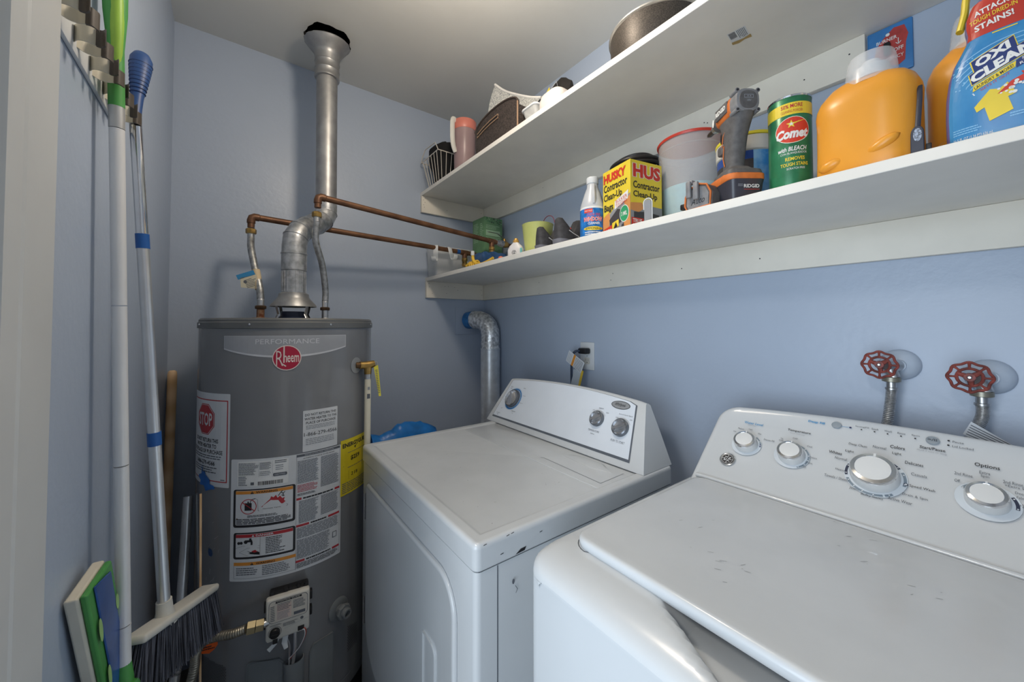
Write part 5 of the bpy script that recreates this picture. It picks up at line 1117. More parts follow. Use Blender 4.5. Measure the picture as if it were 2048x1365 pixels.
# --- stain remover spray bottle
t = thing('stain_remover_bottle', (-.352, -1.897, Z0), 'blue stain remover spray bottle with a yellow trigger at the end of the lower shelf', 'bottle')
CU = 1.897
prof = [(Z0, .053), (Z0+.004, .0555), (1.60, .0560), (1.63, .0550), (1.655, .0520), (1.675, .0470), (1.69, .0400), (1.703, .0345), (1.712, .0340), (1.722, .0355), (1.735, .0350), (1.750, .0300), (1.762, .0210), (1.772, .0150)]
bl = mat('stain remover blue', S(40, 118, 175), .28, var=.10, scale=12, col2=S(78, 150, 198)); bviolet = mat('bottle side violet', S(110, 100, 150), .3)
TB = Matrix.Identity(4)
mb = MB(); rings = []
for z, hw in prof:
    d_ = .026 if z < 1.70 else .020+.004*(z < 1.75); d_ = min(d_, hw); cx_ = -.352
    rings.append([(cx_+d_*math.copysign(abs(math.cos(a))**(2/3.2), math.cos(a)), -CU+hw*math.copysign(abs(math.sin(a))**(2/3.2), math.sin(a)), z) for a in [2*PI*j/56 for j in range(56)]])
mb.ring(rings, bviolet); part(mb, 'bottle_body', t, smooth=60)
def FO(u, v, h):
    # wrapped on the bottle's front: u = -Y
    hw = prof[-1][1]
    for (za, ha), (zb, hb) in zip(prof, prof[1:]):
        if za <= v <= zb: hw = ha+(hb-ha)*(v-za)/(zb-za); break
    d_ = .026 if v < 1.69 else (.026-(v-1.69)/.013*.002 if v < 1.703 else .024)
    d_ = min(d_, hw); s_ = max(-.999, min(.999, (u-CU)/(hw))); c = (1-abs(s_)**3.2)**(1/3.2)
    return (-.352-d_*c-h*1.0, -u, v)
p = Print(FO, h=.0012, step=.004)
zs = [Z0+.004, 1.58, 1.60, 1.62, 1.64, 1.655, 1.667, 1.675, 1.683, 1.69, 1.697, 1.703]
hwf = lambda z: next((ha+(hb-ha)*(z-za)/(zb-za) for (za, ha), (zb, hb) in zip(prof, prof[1:]) if za <= z <= zb), .03)
for a, b_ in zip(zs, zs[1:]):
    ka, kb = hwf(a)*.93, hwf(b_)*.93; p.poly([(CU-ka, a), (CU+ka, a), (CU+kb, b_), (CU-kb, b_)], bl, 0)
for a, b_ in zip([1.702, 1.712, 1.722, 1.735, 1.746], [1.712, 1.722, 1.735, 1.746, 1.752]):
    ka, kb = hwf(a)*.94, hwf(b_)*.94; p.poly([(CU-ka, a+.0), (CU+ka, a+.0), (CU+kb, b_), (CU-kb, b_)], mat('label rust red', S(185, 58, 45), .4), 1)
p.line([(CU-.034, 1.702), (CU-.01, 1.699), (CU+.01, 1.699), (CU+.034, 1.702)], .0016, yel2, 2)
p.text('ATTACKS', CU-.026, CU+.008, 1.7330, 1.7410, white_i, 3, bold=.03, rot=.12); p.text('TOUGH DRIED-IN', CU-.030, CU+.011, 1.7238, 1.7302, yel2, 3, rot=.12, bold=.01); p.text('STAINS!', CU-.026, CU+.008, 1.7118, 1.7205, white_i, 3, bold=.03, rot=.12)
nv = mat('logo navy', S(28, 50, 110), .35); foam = mat('foam pale blue', S(130, 185, 222), .35)
for k in range(7): p.arc(CU+.01, 1.60, .050+.006*k, 35+k*3, 145-k*2, .0012, foam, 1, 14)
for _ in range(60): p.disc(CU+R.uniform(-.046, .046), R.uniform(1.625, 1.675), R.uniform(.0004, .0012), foam, 1, n=6)
rot = .42; c_, s_ = math.cos(rot), math.sin(rot); Rr = lambda x, y: (CU-.012+x*c_-y*s_, 1.6600+x*s_+y*c_)
def para(x0, y0, x1, y1, m, l): p.poly([Rr(x0, y0), Rr(x1, y0), Rr(x1+.004, y1), Rr(x0+.004, y1)], m, l)
para(-.027, -.017, .038, -.0005, yel2, 2); para(-.018, -.002, .024, .0155, yel2, 2); para(-.026, -.0160, .037, -.001, nv, 3); para(-.017, -.002, .023, .0145, nv, 3)
def rtext(s, x0, x1, y0, y1, m, l, bold):
    a = Rr((x0+x1)/2, (y0+y1)/2); p.text(s, a[0]-(x1-x0)/2, a[0]+(x1-x0)/2, a[1]-(y1-y0)/2, a[1]+(y1-y0)/2, m, l, bold=bold, shear=.2, rot=rot)
rtext('OXI', -.012, .022, .0015, .0135, white_i, 4, .05); rtext('CLEAN', -.024, .036, -.0150, -.0020, white_i, 4, .05)
para(-.030, -.0255, .010, -.0185, yel2, 3); rtext('LAUNDRY & MORE!', -.027, .010, -.0245, -.0200, ink, 4, .01); para(.010, -.0275, .044, -.0180, nv, 3); rtext('STAIN', .018, .036, -.0215, -.0185, white_i, 4, .01); rtext('REMOVER', .014, .040, -.0265, -.0230, white_i, 4, .01)
p.line([Rr(-.03, -.029), Rr(.05, -.031)], .004, mat('swoosh white', S(205, 220, 232), .35), 1); rtext('GETS IT OUT', -.024, .004, -.0305, -.0275, hred, 4, 0)
p.shape([(CU-.028, 1.602), (CU-.014, 1.621), (CU-.006, 1.618), (CU+.001, 1.624), (CU+.008, 1.606), (CU+.001, 1.604), (CU+.005, 1.585), (CU-.015, 1.577), (CU-.019, 1.598), (CU-.026, 1.594)], yel2, 3)
p.shape([(CU-.008, 1.611), (CU+.004, 1.624), (CU+.014, 1.628), (CU+.012, 1.633), (CU+.028, 1.628), (CU+.016, 1.615), (CU+.014, 1.620), (CU+.002, 1.614)], hred, 4)
for _ in range(16): p.disc(CU+R.uniform(-.008, .02), R.uniform(1.608, 1.622), R.uniform(.001, .0022), white_i, 5, n=10)
p.lines(CU-.048, 1.568, CU-.022, 1.578, 3, foam, 2); p.text('21.5 FL OZ (1.34 PT) 636 mL', CU-.048, CU-.012, 1.5585, 1.5640, white_i, 2); p.lines(CU+.002, 1.575, CU+.018, 1.582, 2, foam, 2)
p.part('bottle_label', t)
mb = MB().lathe([(.0155, 1.770), (.0165, 1.772), (.0165, 1.790), (.013, 1.792)], yel2, 24, Matrix.Translation((-.352, -CU, 0)))
mb.box((-.368, -1.935, 1.789), (-.336, -1.862, 1.816), yel2, .006); nk = part(mb, 'spray_head', t)
mb = MB().tube(bez([(-.352, -1.872, 1.795), (-.354, -1.864, 1.775), (-.356, -1.862, 1.752), (-.357, -1.857, 1.728)], 10), [.0085, .008, .0078, .0075, .0072, .007, .0068, .0064, .006, .0055, .005, .004, .004][:13] if False else .007, yel2, 10, flat=.6); part(mb, 'trigger', nk)
part(MB().box((-.360, -1.862, 1.795), (-.344, -1.850, 1.812), plas_w, .002), 'nozzle', nk)
# --- dark shoes
def shoe(lab, o, d, k, grp='pair of dark shoes on the lower shelf'):
    Tm = local(o, d) @ Matrix.Scale(k, 4)
    t = thing('shoe', o, lab, 'shoe', grp)
    dk_ = mat('shoe dark grey', S(62, 62, 66), .7, var=.15, scale=60); so = mat('shoe sole grey', S(112, 114, 124), .6, var=.05)
    # heel at y=0, toe away (+y)
    sole = [(0, .0, 0, .030, .002), ]
    rings = []
    def outl(y): # half width along the foot
        f = y/.27; return .031*(1-abs(2*min(.5, f*2)-1)**3*.35) if f < .25 else .031+.012*math.sin(PI*min(1, (f-.25)/.6)) if f < .85 else .040*math.sqrt(max(.02, 1-((f-.85)/.17)**2))
    ysn = [0, .004, .010, .02, .04, .07, .10, .14, .18, .21, .235, .25, .26, .266, .27]
    mb = MB()
    for i, y in enumerate(ysn):
        w_ = max(.004, outl(y)*(.55 if y == 0 else .8 if y == .004 else .93 if y == .010 else 1)); h = .030-.010*(y/.27)
        rings.append([tuple(Tm @ Vector(q)) for q in ((-w_, y, .003), (-w_*.8, y, 0), (w_*.8, y, 0), (w_, y, .003), (w_*1.02, y-.004*(y < .01), h), (-w_*1.02, y-.004*(y < .01), h))])
    mb.ring(rings, so); part(mb, 'sole', t, smooth=50)
    mb = MB(); rings = []
    for i, y in enumerate(ysn):
        f = y/.27; top = .104-.006*(1-sm(0, .03, f))-.044*sm(.08, .24, f)+.050*sm(.26, .38, f)-.055*sm(.40, .95, f)
        w_ = max(.004, outl(y)*(.5 if y == 0 else .78 if y == .004 else .9 if y == .010 else .97)); wt = w_*(.72 if f < .5 else .6)
        b0 = .027-.010*f; rr = []
        for a in range(13):
            q = PI*a/12; rr.append(tuple(Tm @ Vector((w_*math.cos(q)*(1-.10*math.sin(q)) if abs(math.cos(q)) < .2 else w_*math.copysign(abs(math.cos(q))**.5, math.cos(q))*(1-.22*math.sin(q)), y, b0+(top-b0)*math.sin(q)**.8))))
        rings.append(rr)
    mb.ring(rings, dk_); up_ = part(mb, 'upper', t, smooth=70)
    p = MB().tube([tuple(Tm @ Vector(q)) for q in ((.0315, .030, .058), (.0325, .050, .050), (.0345, .075, .042))], .0013, plas_w, 6); part(p, 'side_stripe', up_)
    if 'red' in lab: part(MB().lathe([(.003, 0), (.002, .001)], mat('red stud', S(200, 70, 65), .4), 10, Tm @ Matrix.Translation((.0285, .040, .066)) @ Matrix.Rotation(PI/2, 4, 'Y')), 'red_dot', up_)
shoe('dark grey shoe beside the pale yellow pail, heel to the shelf edge', (-.345, -.888, Z0), (.999, .03), .92)
shoe('dark grey shoe with a red dot, next to the window cleaner bottle', (-.352, -.990, Z0), (.999, .03), 1.0)
# --- pale yellow pail with hoop
cx, cy = -.262, -.792
t = thing('yellow_pail', (cx, cy, Z0), 'pale yellow tapered plastic pail behind the dark shoes', 'pail')
part(MB().lathe([(.044, Z0), (.046, Z0+.003), (.0605, 1.683), (.062, 1.685), (.060, 1.686), (.0585, 1.683), (.044, Z0+.004), (.001, Z0+.004)], mat('pale yellow plastic', S(205, 210, 128), .45, var=.03), 48, Matrix.Translation((cx, cy, 0))), 'pail_wall', t)
part(MB().tube([(cx+.055*0+.02, cy-.040+.034*math.cos(a), 1.683+.034*math.sin(a)) for a in [PI*k/16 for k in range(17)]], .0016, mat('maroon hoop', S(120, 60, 75), .4), 8), 'hoop_handle', t, label='maroon hoop handle')
# --- small white bottle with gold cap
cx, cy = -.315, -.722
t = thing('dish_soap_bottle', (cx, cy, Z0), 'small white flat bottle with gold cap and a round black mark', 'bottle')
Tm = local((cx, cy, Z0), (.80, .60)); wb = mat('white bottle plastic', S(212, 210, 212), .35)
mb = loft(MB(), [(0, 0, 0, .030, .014), (0, 0, .003, .033, .017), (0, 0, .040, .033, .017), (0, 0, .055, .026, .015), (0, 0, .066, .014, .011), (0, 0, .070, .011, .010)], wb, T=Tm, n=36); part(mb, 'bottle_body', t, smooth=60)
part(MB().lathe([(.010, .068), (.012, .070), (.012, .078), (.009, .080), (.007, .086), (.001, .087)], mat('gold cap', S(205, 160, 85), .35, .4), 20, Tm), 'gold_cap', t)
F = frame(Tm @ Vector((0, -.0172, 0)), Tm.to_3x3() @ Vector((1, 0, 0)), (0, 0, 1)); p = Print(F, h=.0006); p.arc(-.003, .028, .0085, 0, 340, .0012, ink, 1, 24); p.arc(-.003, .028, .0045, 60, 330, .0014, ink, 1, 16); p.line([(-.003, .021), (.001, .034)], .0014, ink, 1); p.rect(.021, .001, .030, .045, mat('teal edge', S(110, 180, 180), .4), 0); p.part('bottle_mark', t)
t = thing('orange_cap', (-.350, -.668, Z0), 'small orange plastic piece in front of the white soap bottle', 'cap')
part(MB().lathe([(.012, 0), (.013, .004), (.009, .018), (.001, .021)], mat('salmon plastic', S(215, 115, 85), .4), 20, Matrix.Translation((-.350, -.668, Z0))), 'cap_body', t)
# --- green box in the corner
t = thing('green_carton', (-.10, -.19, Z0), 'green printed carton standing in the shelf corner behind the pipes', 'box')
gc_ = mat('carton green', S(98, 138, 100), .55, var=.06, scale=20); pale_g = mat('carton pale green', S(150, 182, 150), .55)
bx = (-.158, -.045, -.248, -.128); zt = 1.868
part(MB().box((bx[0], bx[2], Z0), (bx[1], bx[3], zt), gc_, .001), 'carton', t)
p = Print(FR(bx[0]), h=.0005); p.lines(.140, 1.74, .195, 1.845, 12, pale_g, ragged=.3); p.lines(.205, 1.76, .238, 1.84, 8, pale_g, ragged=.5); p.part('side_print', t)
p = Print(FB(bx[2]), h=.0005); p.rect(-.150, 1.770, -.060, 1.800, pale_g); p.lines(-.150, 1.735, -.055, 1.765, 5, pale_g, ragged=.2); p.lines(-.150, 1.805, -.060, 1.828, 3, pale_g, ragged=.3)
for _ in range(40): u, v = R.uniform(-.150, -.050), R.uniform(1.838, 1.864); p.disc(u, v, R.uniform(.002, .005), R.choice((pale_g, MAT['can green'], pdk)), 1, ry=R.uniform(.001, .003), n=7, rot=R.uniform(0, 3))
p.part('front_print', t)
# --- blue packet, yellow cord
t = thing('blue_packet', (-.19, -.34, Z0), 'crumpled blue plastic packet lying under the copper pipes on the lower shelf', 'packet')
mb = MB(); N1, N2 = 15, 13; RR = random.Random(3)
P = [[None]*N2 for _ in range(N1)]
for i in range(N1):
    for j in range(N2):
        a, b_ = i/(N1-1), j/(N2-1); e = min(a, 1-a, b_, 1-b_)*2
        P[i][j] = (-.300+.16*a, -.455+.12*b_+.010*math.sin(a*5), Z0+.002+.085*min(1, e*3.2)**.5+(RR.uniform(-.006, .006) if e > 0 else 0))
mb.grid(P, mat('blue packet plastic', S(42, 78, 122), .4, var=.15, scale=30, bump=.4, bscale=30)); mb.grid([[(q[0], q[1], Z0+.0005) for q in r_] for r_ in (P[0], P[-1])], MAT['blue packet plastic'])
part(mb, 'packet', t, smooth=50)
p = Print(FR(-.3005), h=.0); p.rect(.425, Z0+.004, .447, Z0+.018, paper); 
part(p.mb, 'packet_label', t, smooth=None, fix=False)
t = thing('yellow_rope', (-.33, -.46, Z0), 'bundle of yellow cord looped on the lower shelf below the brass fitting', 'cord')
ym = mat('yellow cord', S(222, 180, 60), .5, var=.1); mb = MB()
mb.tube(bez([(-.340, -.375, Z0+.018), (-.335, -.395, Z0+.028), (-.335, -.43, Z0+.024), (-.34, -.47, Z0+.018), (-.335, -.50, Z0+.014), (-.33, -.54, Z0+.020), (-.325, -.575, Z0+.030)], 30), .006, ym, 10)
mb.tube(bez([(-.345, -.44, Z0+.060), (-.344, -.445, Z0+.038), (-.342, -.465, Z0+.020), (-.340, -.50, Z0+.010), (-.338, -.53, Z0+.008)], 20), .007, ym, 10)
for k in range(4): mb.tube([(-.334+.011*math.cos(a), -.41-.018*k+.004*math.sin(a), Z0+.020+.013*math.sin(a)) for a in [2*PI*q/16 for q in range(16)]], .0045, ym, 8, closed=True)
part(mb, 'cord_loops', t)
part(MB().lathe([(.008, 0), (.009, .002), (.008, .020)], plas_w, 14, Matrix.Translation((-.345, -.44, Z0+.058))), 'white_sleeve', t)
# --- clear bin at the far end of the shelf
t = thing('storage_bin', (-.28, -.08, Z0), 'cloudy clear plastic bin at the far end of the lower shelf, behind the pipe hooks', 'bin')
cb = mat('cloudy bin plastic', (.66, .69, .72), .25, alpha=.42, var=.02)
mb = MB(); O1 = rounded(-.378, -.180, -.130, -.030, .012); O2 = rounded(-.386, -.172, -.138, -.026, .012); I2 = rounded(-.383, -.175, -.135, -.029, .011); I1 = rounded(-.375, -.183, -.127, -.033, .010)
mb.ring([[(x, y, z) for x, y in O_] for O_, z in ((O1, Z0), (O2, Z0+.148), (I2, Z0+.148), (I1, Z0+.004))], cb); part(mb, 'bin_wall', t, smooth=40)
mb = MB(); mb.tube([(x, y, Z0+.148) for x, y in O2], .0025, mat('bin rim', (.7, .72, .74), .3), 8, closed=True); part(mb, 'bin_rim', t)
# --- white hooks over the rear copper pipe
def hook(lab, q, rz, tilt, twist):
    t = thing('pipe_hook', tuple(q), lab, 'hook', 'white hooks hanging on the rear copper pipe')
    m_ = Matrix.Translation(q) @ Matrix.Rotation(rz, 4, 'Z') @ Matrix.Rotation(tilt, 4, 'X')
    pts = [(0, .013*math.sin(a), .013*math.cos(a)) for a in [-PI*.45+PI*.95*k/8 for k in range(9)]][::-1]
    P = [(0, -.0135, -.030)]+[(0, .0135*math.cos(a), .0135*math.sin(a)) for a in [PI-PI*k/10 for k in range(11)]]
    low = bez([(0, -.0135, -.020), (0, -.0135, -.045), (0, -.016, -.060), (0, -.028, -.070), (0, -.042, -.062), (0, -.046, -.050)], 20)
    full = [Vector(v) for v in P[::-1]][:-1]+[Vector(v) for v in low]
    mb = MB().tube([tuple(m_ @ v) for v in full], .0120, plas_w, 12, flat=.16, up=tuple(m_.to_3x3() @ Vector((1, 0, 0)))); part(mb, 'hook_strip', t)
base = Vector((-1.160, -.250, 1.690)); vec = Vector((-.001, -.150, 1.676))-base
hook('white plastic hook hanging straight from the rear copper pipe, opening sideways', base+vec*.655, -.75, 0, 0)
hook('white plastic hook hanging askew from the rear copper pipe, near the brass fitting', base+vec*.715, .15, -.35, 0)

# ================================================================ THINGS ON THE UPPER SHELF
Z1 = ZU+.0193
# --- wire basket with black cloth
t = thing('wire_basket', (-.35, -.13, Z1), 'white wire basket at the far end of the upper shelf', 'basket')
ww = mat('white coated wire', S(205, 200, 190), .4); bt, bb = (-.420, -.270, -.238, -.040), (-.392, -.290, -.205, -.070); zt = 2.152
mb = MB()
def cn(b_, z): return [(b_[0], b_[2], z), (b_[1], b_[2], z), (b_[1], b_[3], z), (b_[0], b_[3], z)]
c4 = cn(bt, zt)
mb.tube([c4[0], c4[1], c4[2], c4[3]], .0024, ww, 8, closed=True)
mb.tube([(-.420, -.238, zt), (-.421, -.225, zt+.022), (-.421, -.205, zt+.046), (-.421, -.09, zt+.052), (-.421, -.055, zt+.024), (-.420, -.040, zt)], .0024, ww, 8)
part(mb, 'top_rim', t)
mb = MB(); mb.tube(cn(bb, Z1+.003), .0020, ww, 8, closed=True)
for side, n in (((0, 1), 5), ((1, 2), 5), ((2, 3), 5), ((3, 0), 6)):
    A, B = cn(bt, zt), cn(bb, Z1+.003)
    for k in range(n):
        f = (k+.5)/n; a = Vector(A[side[0]]).lerp(Vector(A[side[1]]), f); b_ = Vector(B[side[0]]).lerp(Vector(B[side[1]]), f); mb.tube([a, b_], .0016, ww, 6)
for k in range(1, 5): mb.tube([(bb[0]+(bb[1]-bb[0])*k/5, bb[2], Z1+.003), (bb[0]+(bb[1]-bb[0])*k/5, bb[3], Z1+.003)], .0016, ww, 6)
part(mb, 'wire_sides', t)
t = thing('black_cloth', (-.34, -.14, Z1+.006), 'crumpled black cloth stuffed into the white wire basket', 'cloth')
RR = random.Random(11); mb = MB(); rings = []
for zf_, w_ in ((.008, .75), (.03, .85), (.06, .72), (.09, .82), (.12, .92), (.15, .9), (.175, .98), (.195, .92), (.208, .7), (.212, .3)):
    k = min(1, zf_/.14); hx = (.045+.020*k)*w_; hy = (.060+.026*k)*w_
    rings.append([(-.343+1.08*hx*math.cos(a)*(1+RR.uniform(-.1, .1)), -.139+1.12*hy*math.sin(a)*(1+RR.uniform(-.1, .1)), Z1+zf_+RR.uniform(-.006, .006)*(zf_ > .02)) for a in [2*PI*j/22 for j in range(22)]])
mb.ring(rings, black_c); part(mb, 'cloth', t, smooth=80)
# --- pitcher
cx, cy = -.345, -.365
t = thing('plastic_pitcher', (cx, cy, Z1), 'cloudy plastic pitcher with a coral rim and white handle on the upper shelf', 'pitcher')
T = Matrix.Translation((cx, cy, 0)); pk = mat('pinkish cloudy plastic', S(165, 140, 140), .3, alpha=.68, var=.04); co_ = mat('coral plastic', S(200, 118, 102), .35)
part(MB().lathe([(.046, Z1), (.048, Z1+.003), (.0525, 2.212), (.0515, 2.212), (.047, Z1+.005), (.001, Z1+.005)], pk, 44, T), 'pitcher_wall', t)
part(MB().lathe([(.0530, 2.205), (.0545, 2.208), (.0550, 2.246), (.053, 2.249), (.001, 2.250)], co_, 44, T), 'coral_lid', t)
b = tocam(cx, cy)-.95; hd = Vector((math.cos(b), math.sin(b), 0)); o_ = Vector((cx, cy, 0))
part(MB().tube(bez([o_+hd*.050+Vector((0, 0, 2.240)), o_+hd*.062+Vector((0, 0, 2.246)), o_+hd*.068+Vector((0, 0, 2.225)), o_+hd*.068+Vector((0, 0, 2.16)), o_+hd*.062+Vector((0, 0, 2.12)), o_+hd*.050+Vector((0, 0, 2.095))], 24), .0125, plas_off, 10, flat=.6), 'pitcher_handle', t)
# --- brown storage basket
t = thing('storage_basket', (-.27, -.692, Z1), 'dark brown woven-look plastic storage basket with arched ends on the upper shelf', 'basket')
br = mat('brown woven plastic', S(64, 56, 52), .65, var=.3, scale=220, bump=.6, bscale=260); tanm = mat('tan edge plastic', S(150, 122, 98), .5)
F = frame((-.395, 0, 0), (0, -1, 0), (0, 0, 1)); pts = [(.546, Z1), (.836, Z1), (.838, 2.108)]+[(.692+.146*math.cos(a), 2.108+.043*math.sin(a)) for a in [PI*k/20 for k in range(1, 20)]]+[(.544, 2.108)]
mb = MB().poly(pts, -.008, 0, F, br); Fb = frame((-.252, 0, 0), (0, -1, 0), (0, 0, 1)); mb.poly(pts, -.008, 0, Fb, br)
mb.box((-.388, -.836, Z1), (-.2525, -.830, 2.100), br).box((-.388, -.552, Z1), (-.2525, -.546, 2.100), br).box((-.388, -.830, Z1), (-.2525, -.552, Z1+.005), br); part(mb, 'basket_wall', t, smooth=30)
part(MB().tube([F(u, v, .0005) for u, v in pts[2:]], .004, mat('dark rim plastic', S(62, 52, 47), .5), 8), 'arched_rim', t)
part(MB().tube([F(.838, Z1+.001, .001), F(.838, 2.108, .001)], .0030, tanm, 8), 'corner_edge', t)
mb = MB(); S_ = [(.565, 2.098), (.61, 2.108), (.66, 2.114), (.715, 2.116)]
mb.tube([F(u, v-.002, .0025) for u, v in S_]+[F(u, v-.016, .0025) for u, v in S_[::-1]], .0024, tanm, 8, closed=True); part(mb, 'hand_slot', t, label='tan hand slot in the basket end')
mb = MB(); q = [F(u, v-.003, .0012) for u, v in S_]+[F(u, v-.015, .0012) for u, v in S_[::-1]]; mb.add(q, [tuple(range(8))], dark); part(mb, 'slot_opening', t, smooth=None)
# --- speckled fabric bin rim
t = thing('speckled_fabric', (-.28, -.62, Z1+.01), 'pale speckled fabric with a thick white hem sagging over the brown basket', 'fabric')
mb = MB(); top = bez([(-.315, -.575, 2.335), (-.300, -.625, 2.288), (-.285, -.690, 2.245), (-.270, -.760, 2.205), (-.262, -.815, 2.180)], 20)
P = [[], []]
g1, g2 = [], []
for i, q in enumerate(top):
    f = i/(len(top)-1); lowp = Vector((-.335+.04*f, -.560-.235*f, 2.115+.0*f)); mid = (q+lowp)/2+Vector((-.020*(1-f*.4), .030*(1-f), 0))
    col = [((1-s_)**2)*q+2*s_*(1-s_)*mid+s_*s_*lowp for s_ in [k/8 for k in range(9)]]; g1.append(col); g2.append([c+Vector((.004, .002, 0)) for c in col])
sp = mat('speckled fabric', S(205, 205, 198), .8, col2=S(120, 122, 125), scale=230, bump=.3, bscale=250)
mb.grid(g1, sp); mb.grid(g2, sp); part(mb, 'fabric_sheet', t, smooth=70)
part(MB().tube(top, .0055, mat('white hem', S(215, 213, 208), .7), 10), 'hem', t)
# --- clear bin with a white tub
t = thing('clear_bin', (-.30, -.99, Z1), 'low clear plastic bin between the brown basket and the white tub', 'bin')
mb = MB(); za = 2.066
O1 = rounded(-.372, -.245, -.916, -.862, .012); O2 = rounded(-.385, -.238, -.923, -.846, .014); I2 = rounded(-.381, -.242, -.919, -.850, .012); I1 = rounded(-.369, -.248, -.913, -.865, .010)
mb.ring([[(x, y, z) for x, y in O_] for O_, z in ((O1, Z1), (O2, za), (I2, za), (I1, Z1+.004))], mat('clear bin plastic', (.60, .61, .60), .25, alpha=.55, var=.02)); part(mb, 'bin_wall', t, smooth=40)
mb = MB().tube([(x, y, za) for x, y in O2], .0042, mat('bin rim', (.7, .72, .74), .3), 8, closed=True); part(mb, 'bin_rim', t)
t = thing('white_tub', (-.35, -.984, Z1), 'white rounded plastic tub standing next to the clear bin on the upper shelf', 'tub')
mb = loft(MB(), [(0, 0, 0, .030, .050), (0, 0, .010, .037, .055), (0, 0, .045, .038, .055), (0, 0, .062, .034, .048), (0, 0, .072, .024, .034), (0, 0, .076, .008, .014)], mat('white tub plastic', S(214, 206, 200), .4), T=Matrix.Translation((-.350, -.984, Z1)), n=36); part(mb, 'tub_body', t, smooth=70)
# --- black tool bag
t = thing('tool_bag', (-.17, -.93, Z1), 'black tool bag with yellow marks slumped behind the clear bin', 'bag')
mb = MB(); rings = []; RR = random.Random(5)
for f in [k/14 for k in range(15)]:
    y = -.700-.215*f; hh = .10+.150*math.sin(min(1, f*1.15)*PI*.5)*(1-.25*max(0, f-.8)*5); dd = .045*(math.sin(PI*min(.98, f+.06)))**.4
    rings.append([(-.195+dd*math.copysign(abs(math.cos(a))**.8, math.cos(a)), y+RR.uniform(-.002, .002), Z1+max(0, hh/2*(1+math.sin(a)))+RR.uniform(0, .002)) for a in [2*PI*j/20 for j in range(20)]])
mb.ring(rings, mat('black bag cloth', S(34, 30, 28), .75, bump=.4, bscale=120)); bg_ = part(mb, 'bag_body', t, smooth=70)
F = frame((-.2425, 0, 0), (0, -1, 0), (0, 0, 1)); p = Print(F, h=.0015); p.poly([(.82, 2.185), (.845, 2.202), (.842, 2.215), (.818, 2.196)], yel2); p.poly([(.765, 2.165), (.788, 2.175), (.785, 2.183), (.762, 2.174)], yel2); p.line([(.85, 2.204), (.880, 2.216)], .005, ink_lg); p.line([(.880, 2.225), (.895, 2.16)], .0015, ink_lg, 1); p.part('bag_marks', bg_)
mb = MB().tube(bez([(-.243, -.700, 2.115), (-.247, -.715, 2.150), (-.248, -.73, 2.165), (-.249, -.75, 2.19), (-.248, -.775, 2.175), (-.246, -.79, 2.15)], 30), .004, black, 8); mb.tube(bez([(-.247, -.71, 2.13), (-.248, -.74, 2.15), (-.249, -.765, 2.18), (-.246, -.80, 2.19)], 20), .003, black, 8); part(mb, 'carry_strap', t)
# --- big cooking pot
cx, cy = -.250, -1.300
t = thing('stock_pot', (cx, cy, Z1), 'large dark speckled cooking pot with a bright rim on the upper shelf', 'pot')
T = Matrix.Translation((cx, cy, 0)); pm = mat('speckled brown enamel', S(74, 68, 62), .45, .3, var=.25, scale=400)
part(MB().lathe([(.105, Z1), (.116, Z1+.004), (.1245, Z1+.018), (.1285, Z1+.11), (.1265, Z1+.11), (.122, Z1+.02), (.105, Z1+.006), (.001, Z1+.005)], pm, 72, T), 'pot_wall', t)
part(MB().lathe([(.1282, Z1+.107), (.1325, Z1+.110), (.1325, Z1+.114), (.1262, Z1+.114)], steel, 72, T), 'pot_rim', t)
part(MB().box((-.012, .126, .030), (.012, .146, .050), mat('pot handle grey', S(110, 104, 98), .4), .006, T=Matrix.Translation((cx, cy, Z1)) @ Matrix.Rotation(.35, 4, 'Z')), 'pot_handle', t)
# ================================================================ BLUE BAG BEHIND THE DRYER
t = thing('blue_tarp_bundle', (-.62, -.28, 0), 'bright blue crumpled plastic bundle poking up behind the dryer', 'plastic sheet')
mb = MB(); RR = random.Random(2); rings = []
for f in [k/16 for k in range(17)]:
    x = -.745+.285*f; top = .828+.048*math.sin(f*PI)**.6-.02*(abs(f-.22) < .12)+(.02 if f < .04 else 0); dd = .05
    rings.append([(x+RR.uniform(-.003, .003), -.300+dd*math.cos(a)+RR.uniform(-.004, .004), (.40 if math.sin(a) < 0 else .40+(top-.40)*math.sin(a)**.35)+RR.uniform(-.004, .004)) for a in [2*PI*j/24 for j in range(24)]])
mb.ring(rings, mat('bright blue plastic sheet', S(30, 120, 200), .35, var=.12, scale=25, bump=.5, bscale=20)); part(mb, 'plastic_sheet', t, smooth=60)
part(MB().box((-.75, -.345, .001), (-.43, -.255, .42), mat('brown cardboard', S(150, 120, 85), .8), .004), 'cardboard_box_under', t)

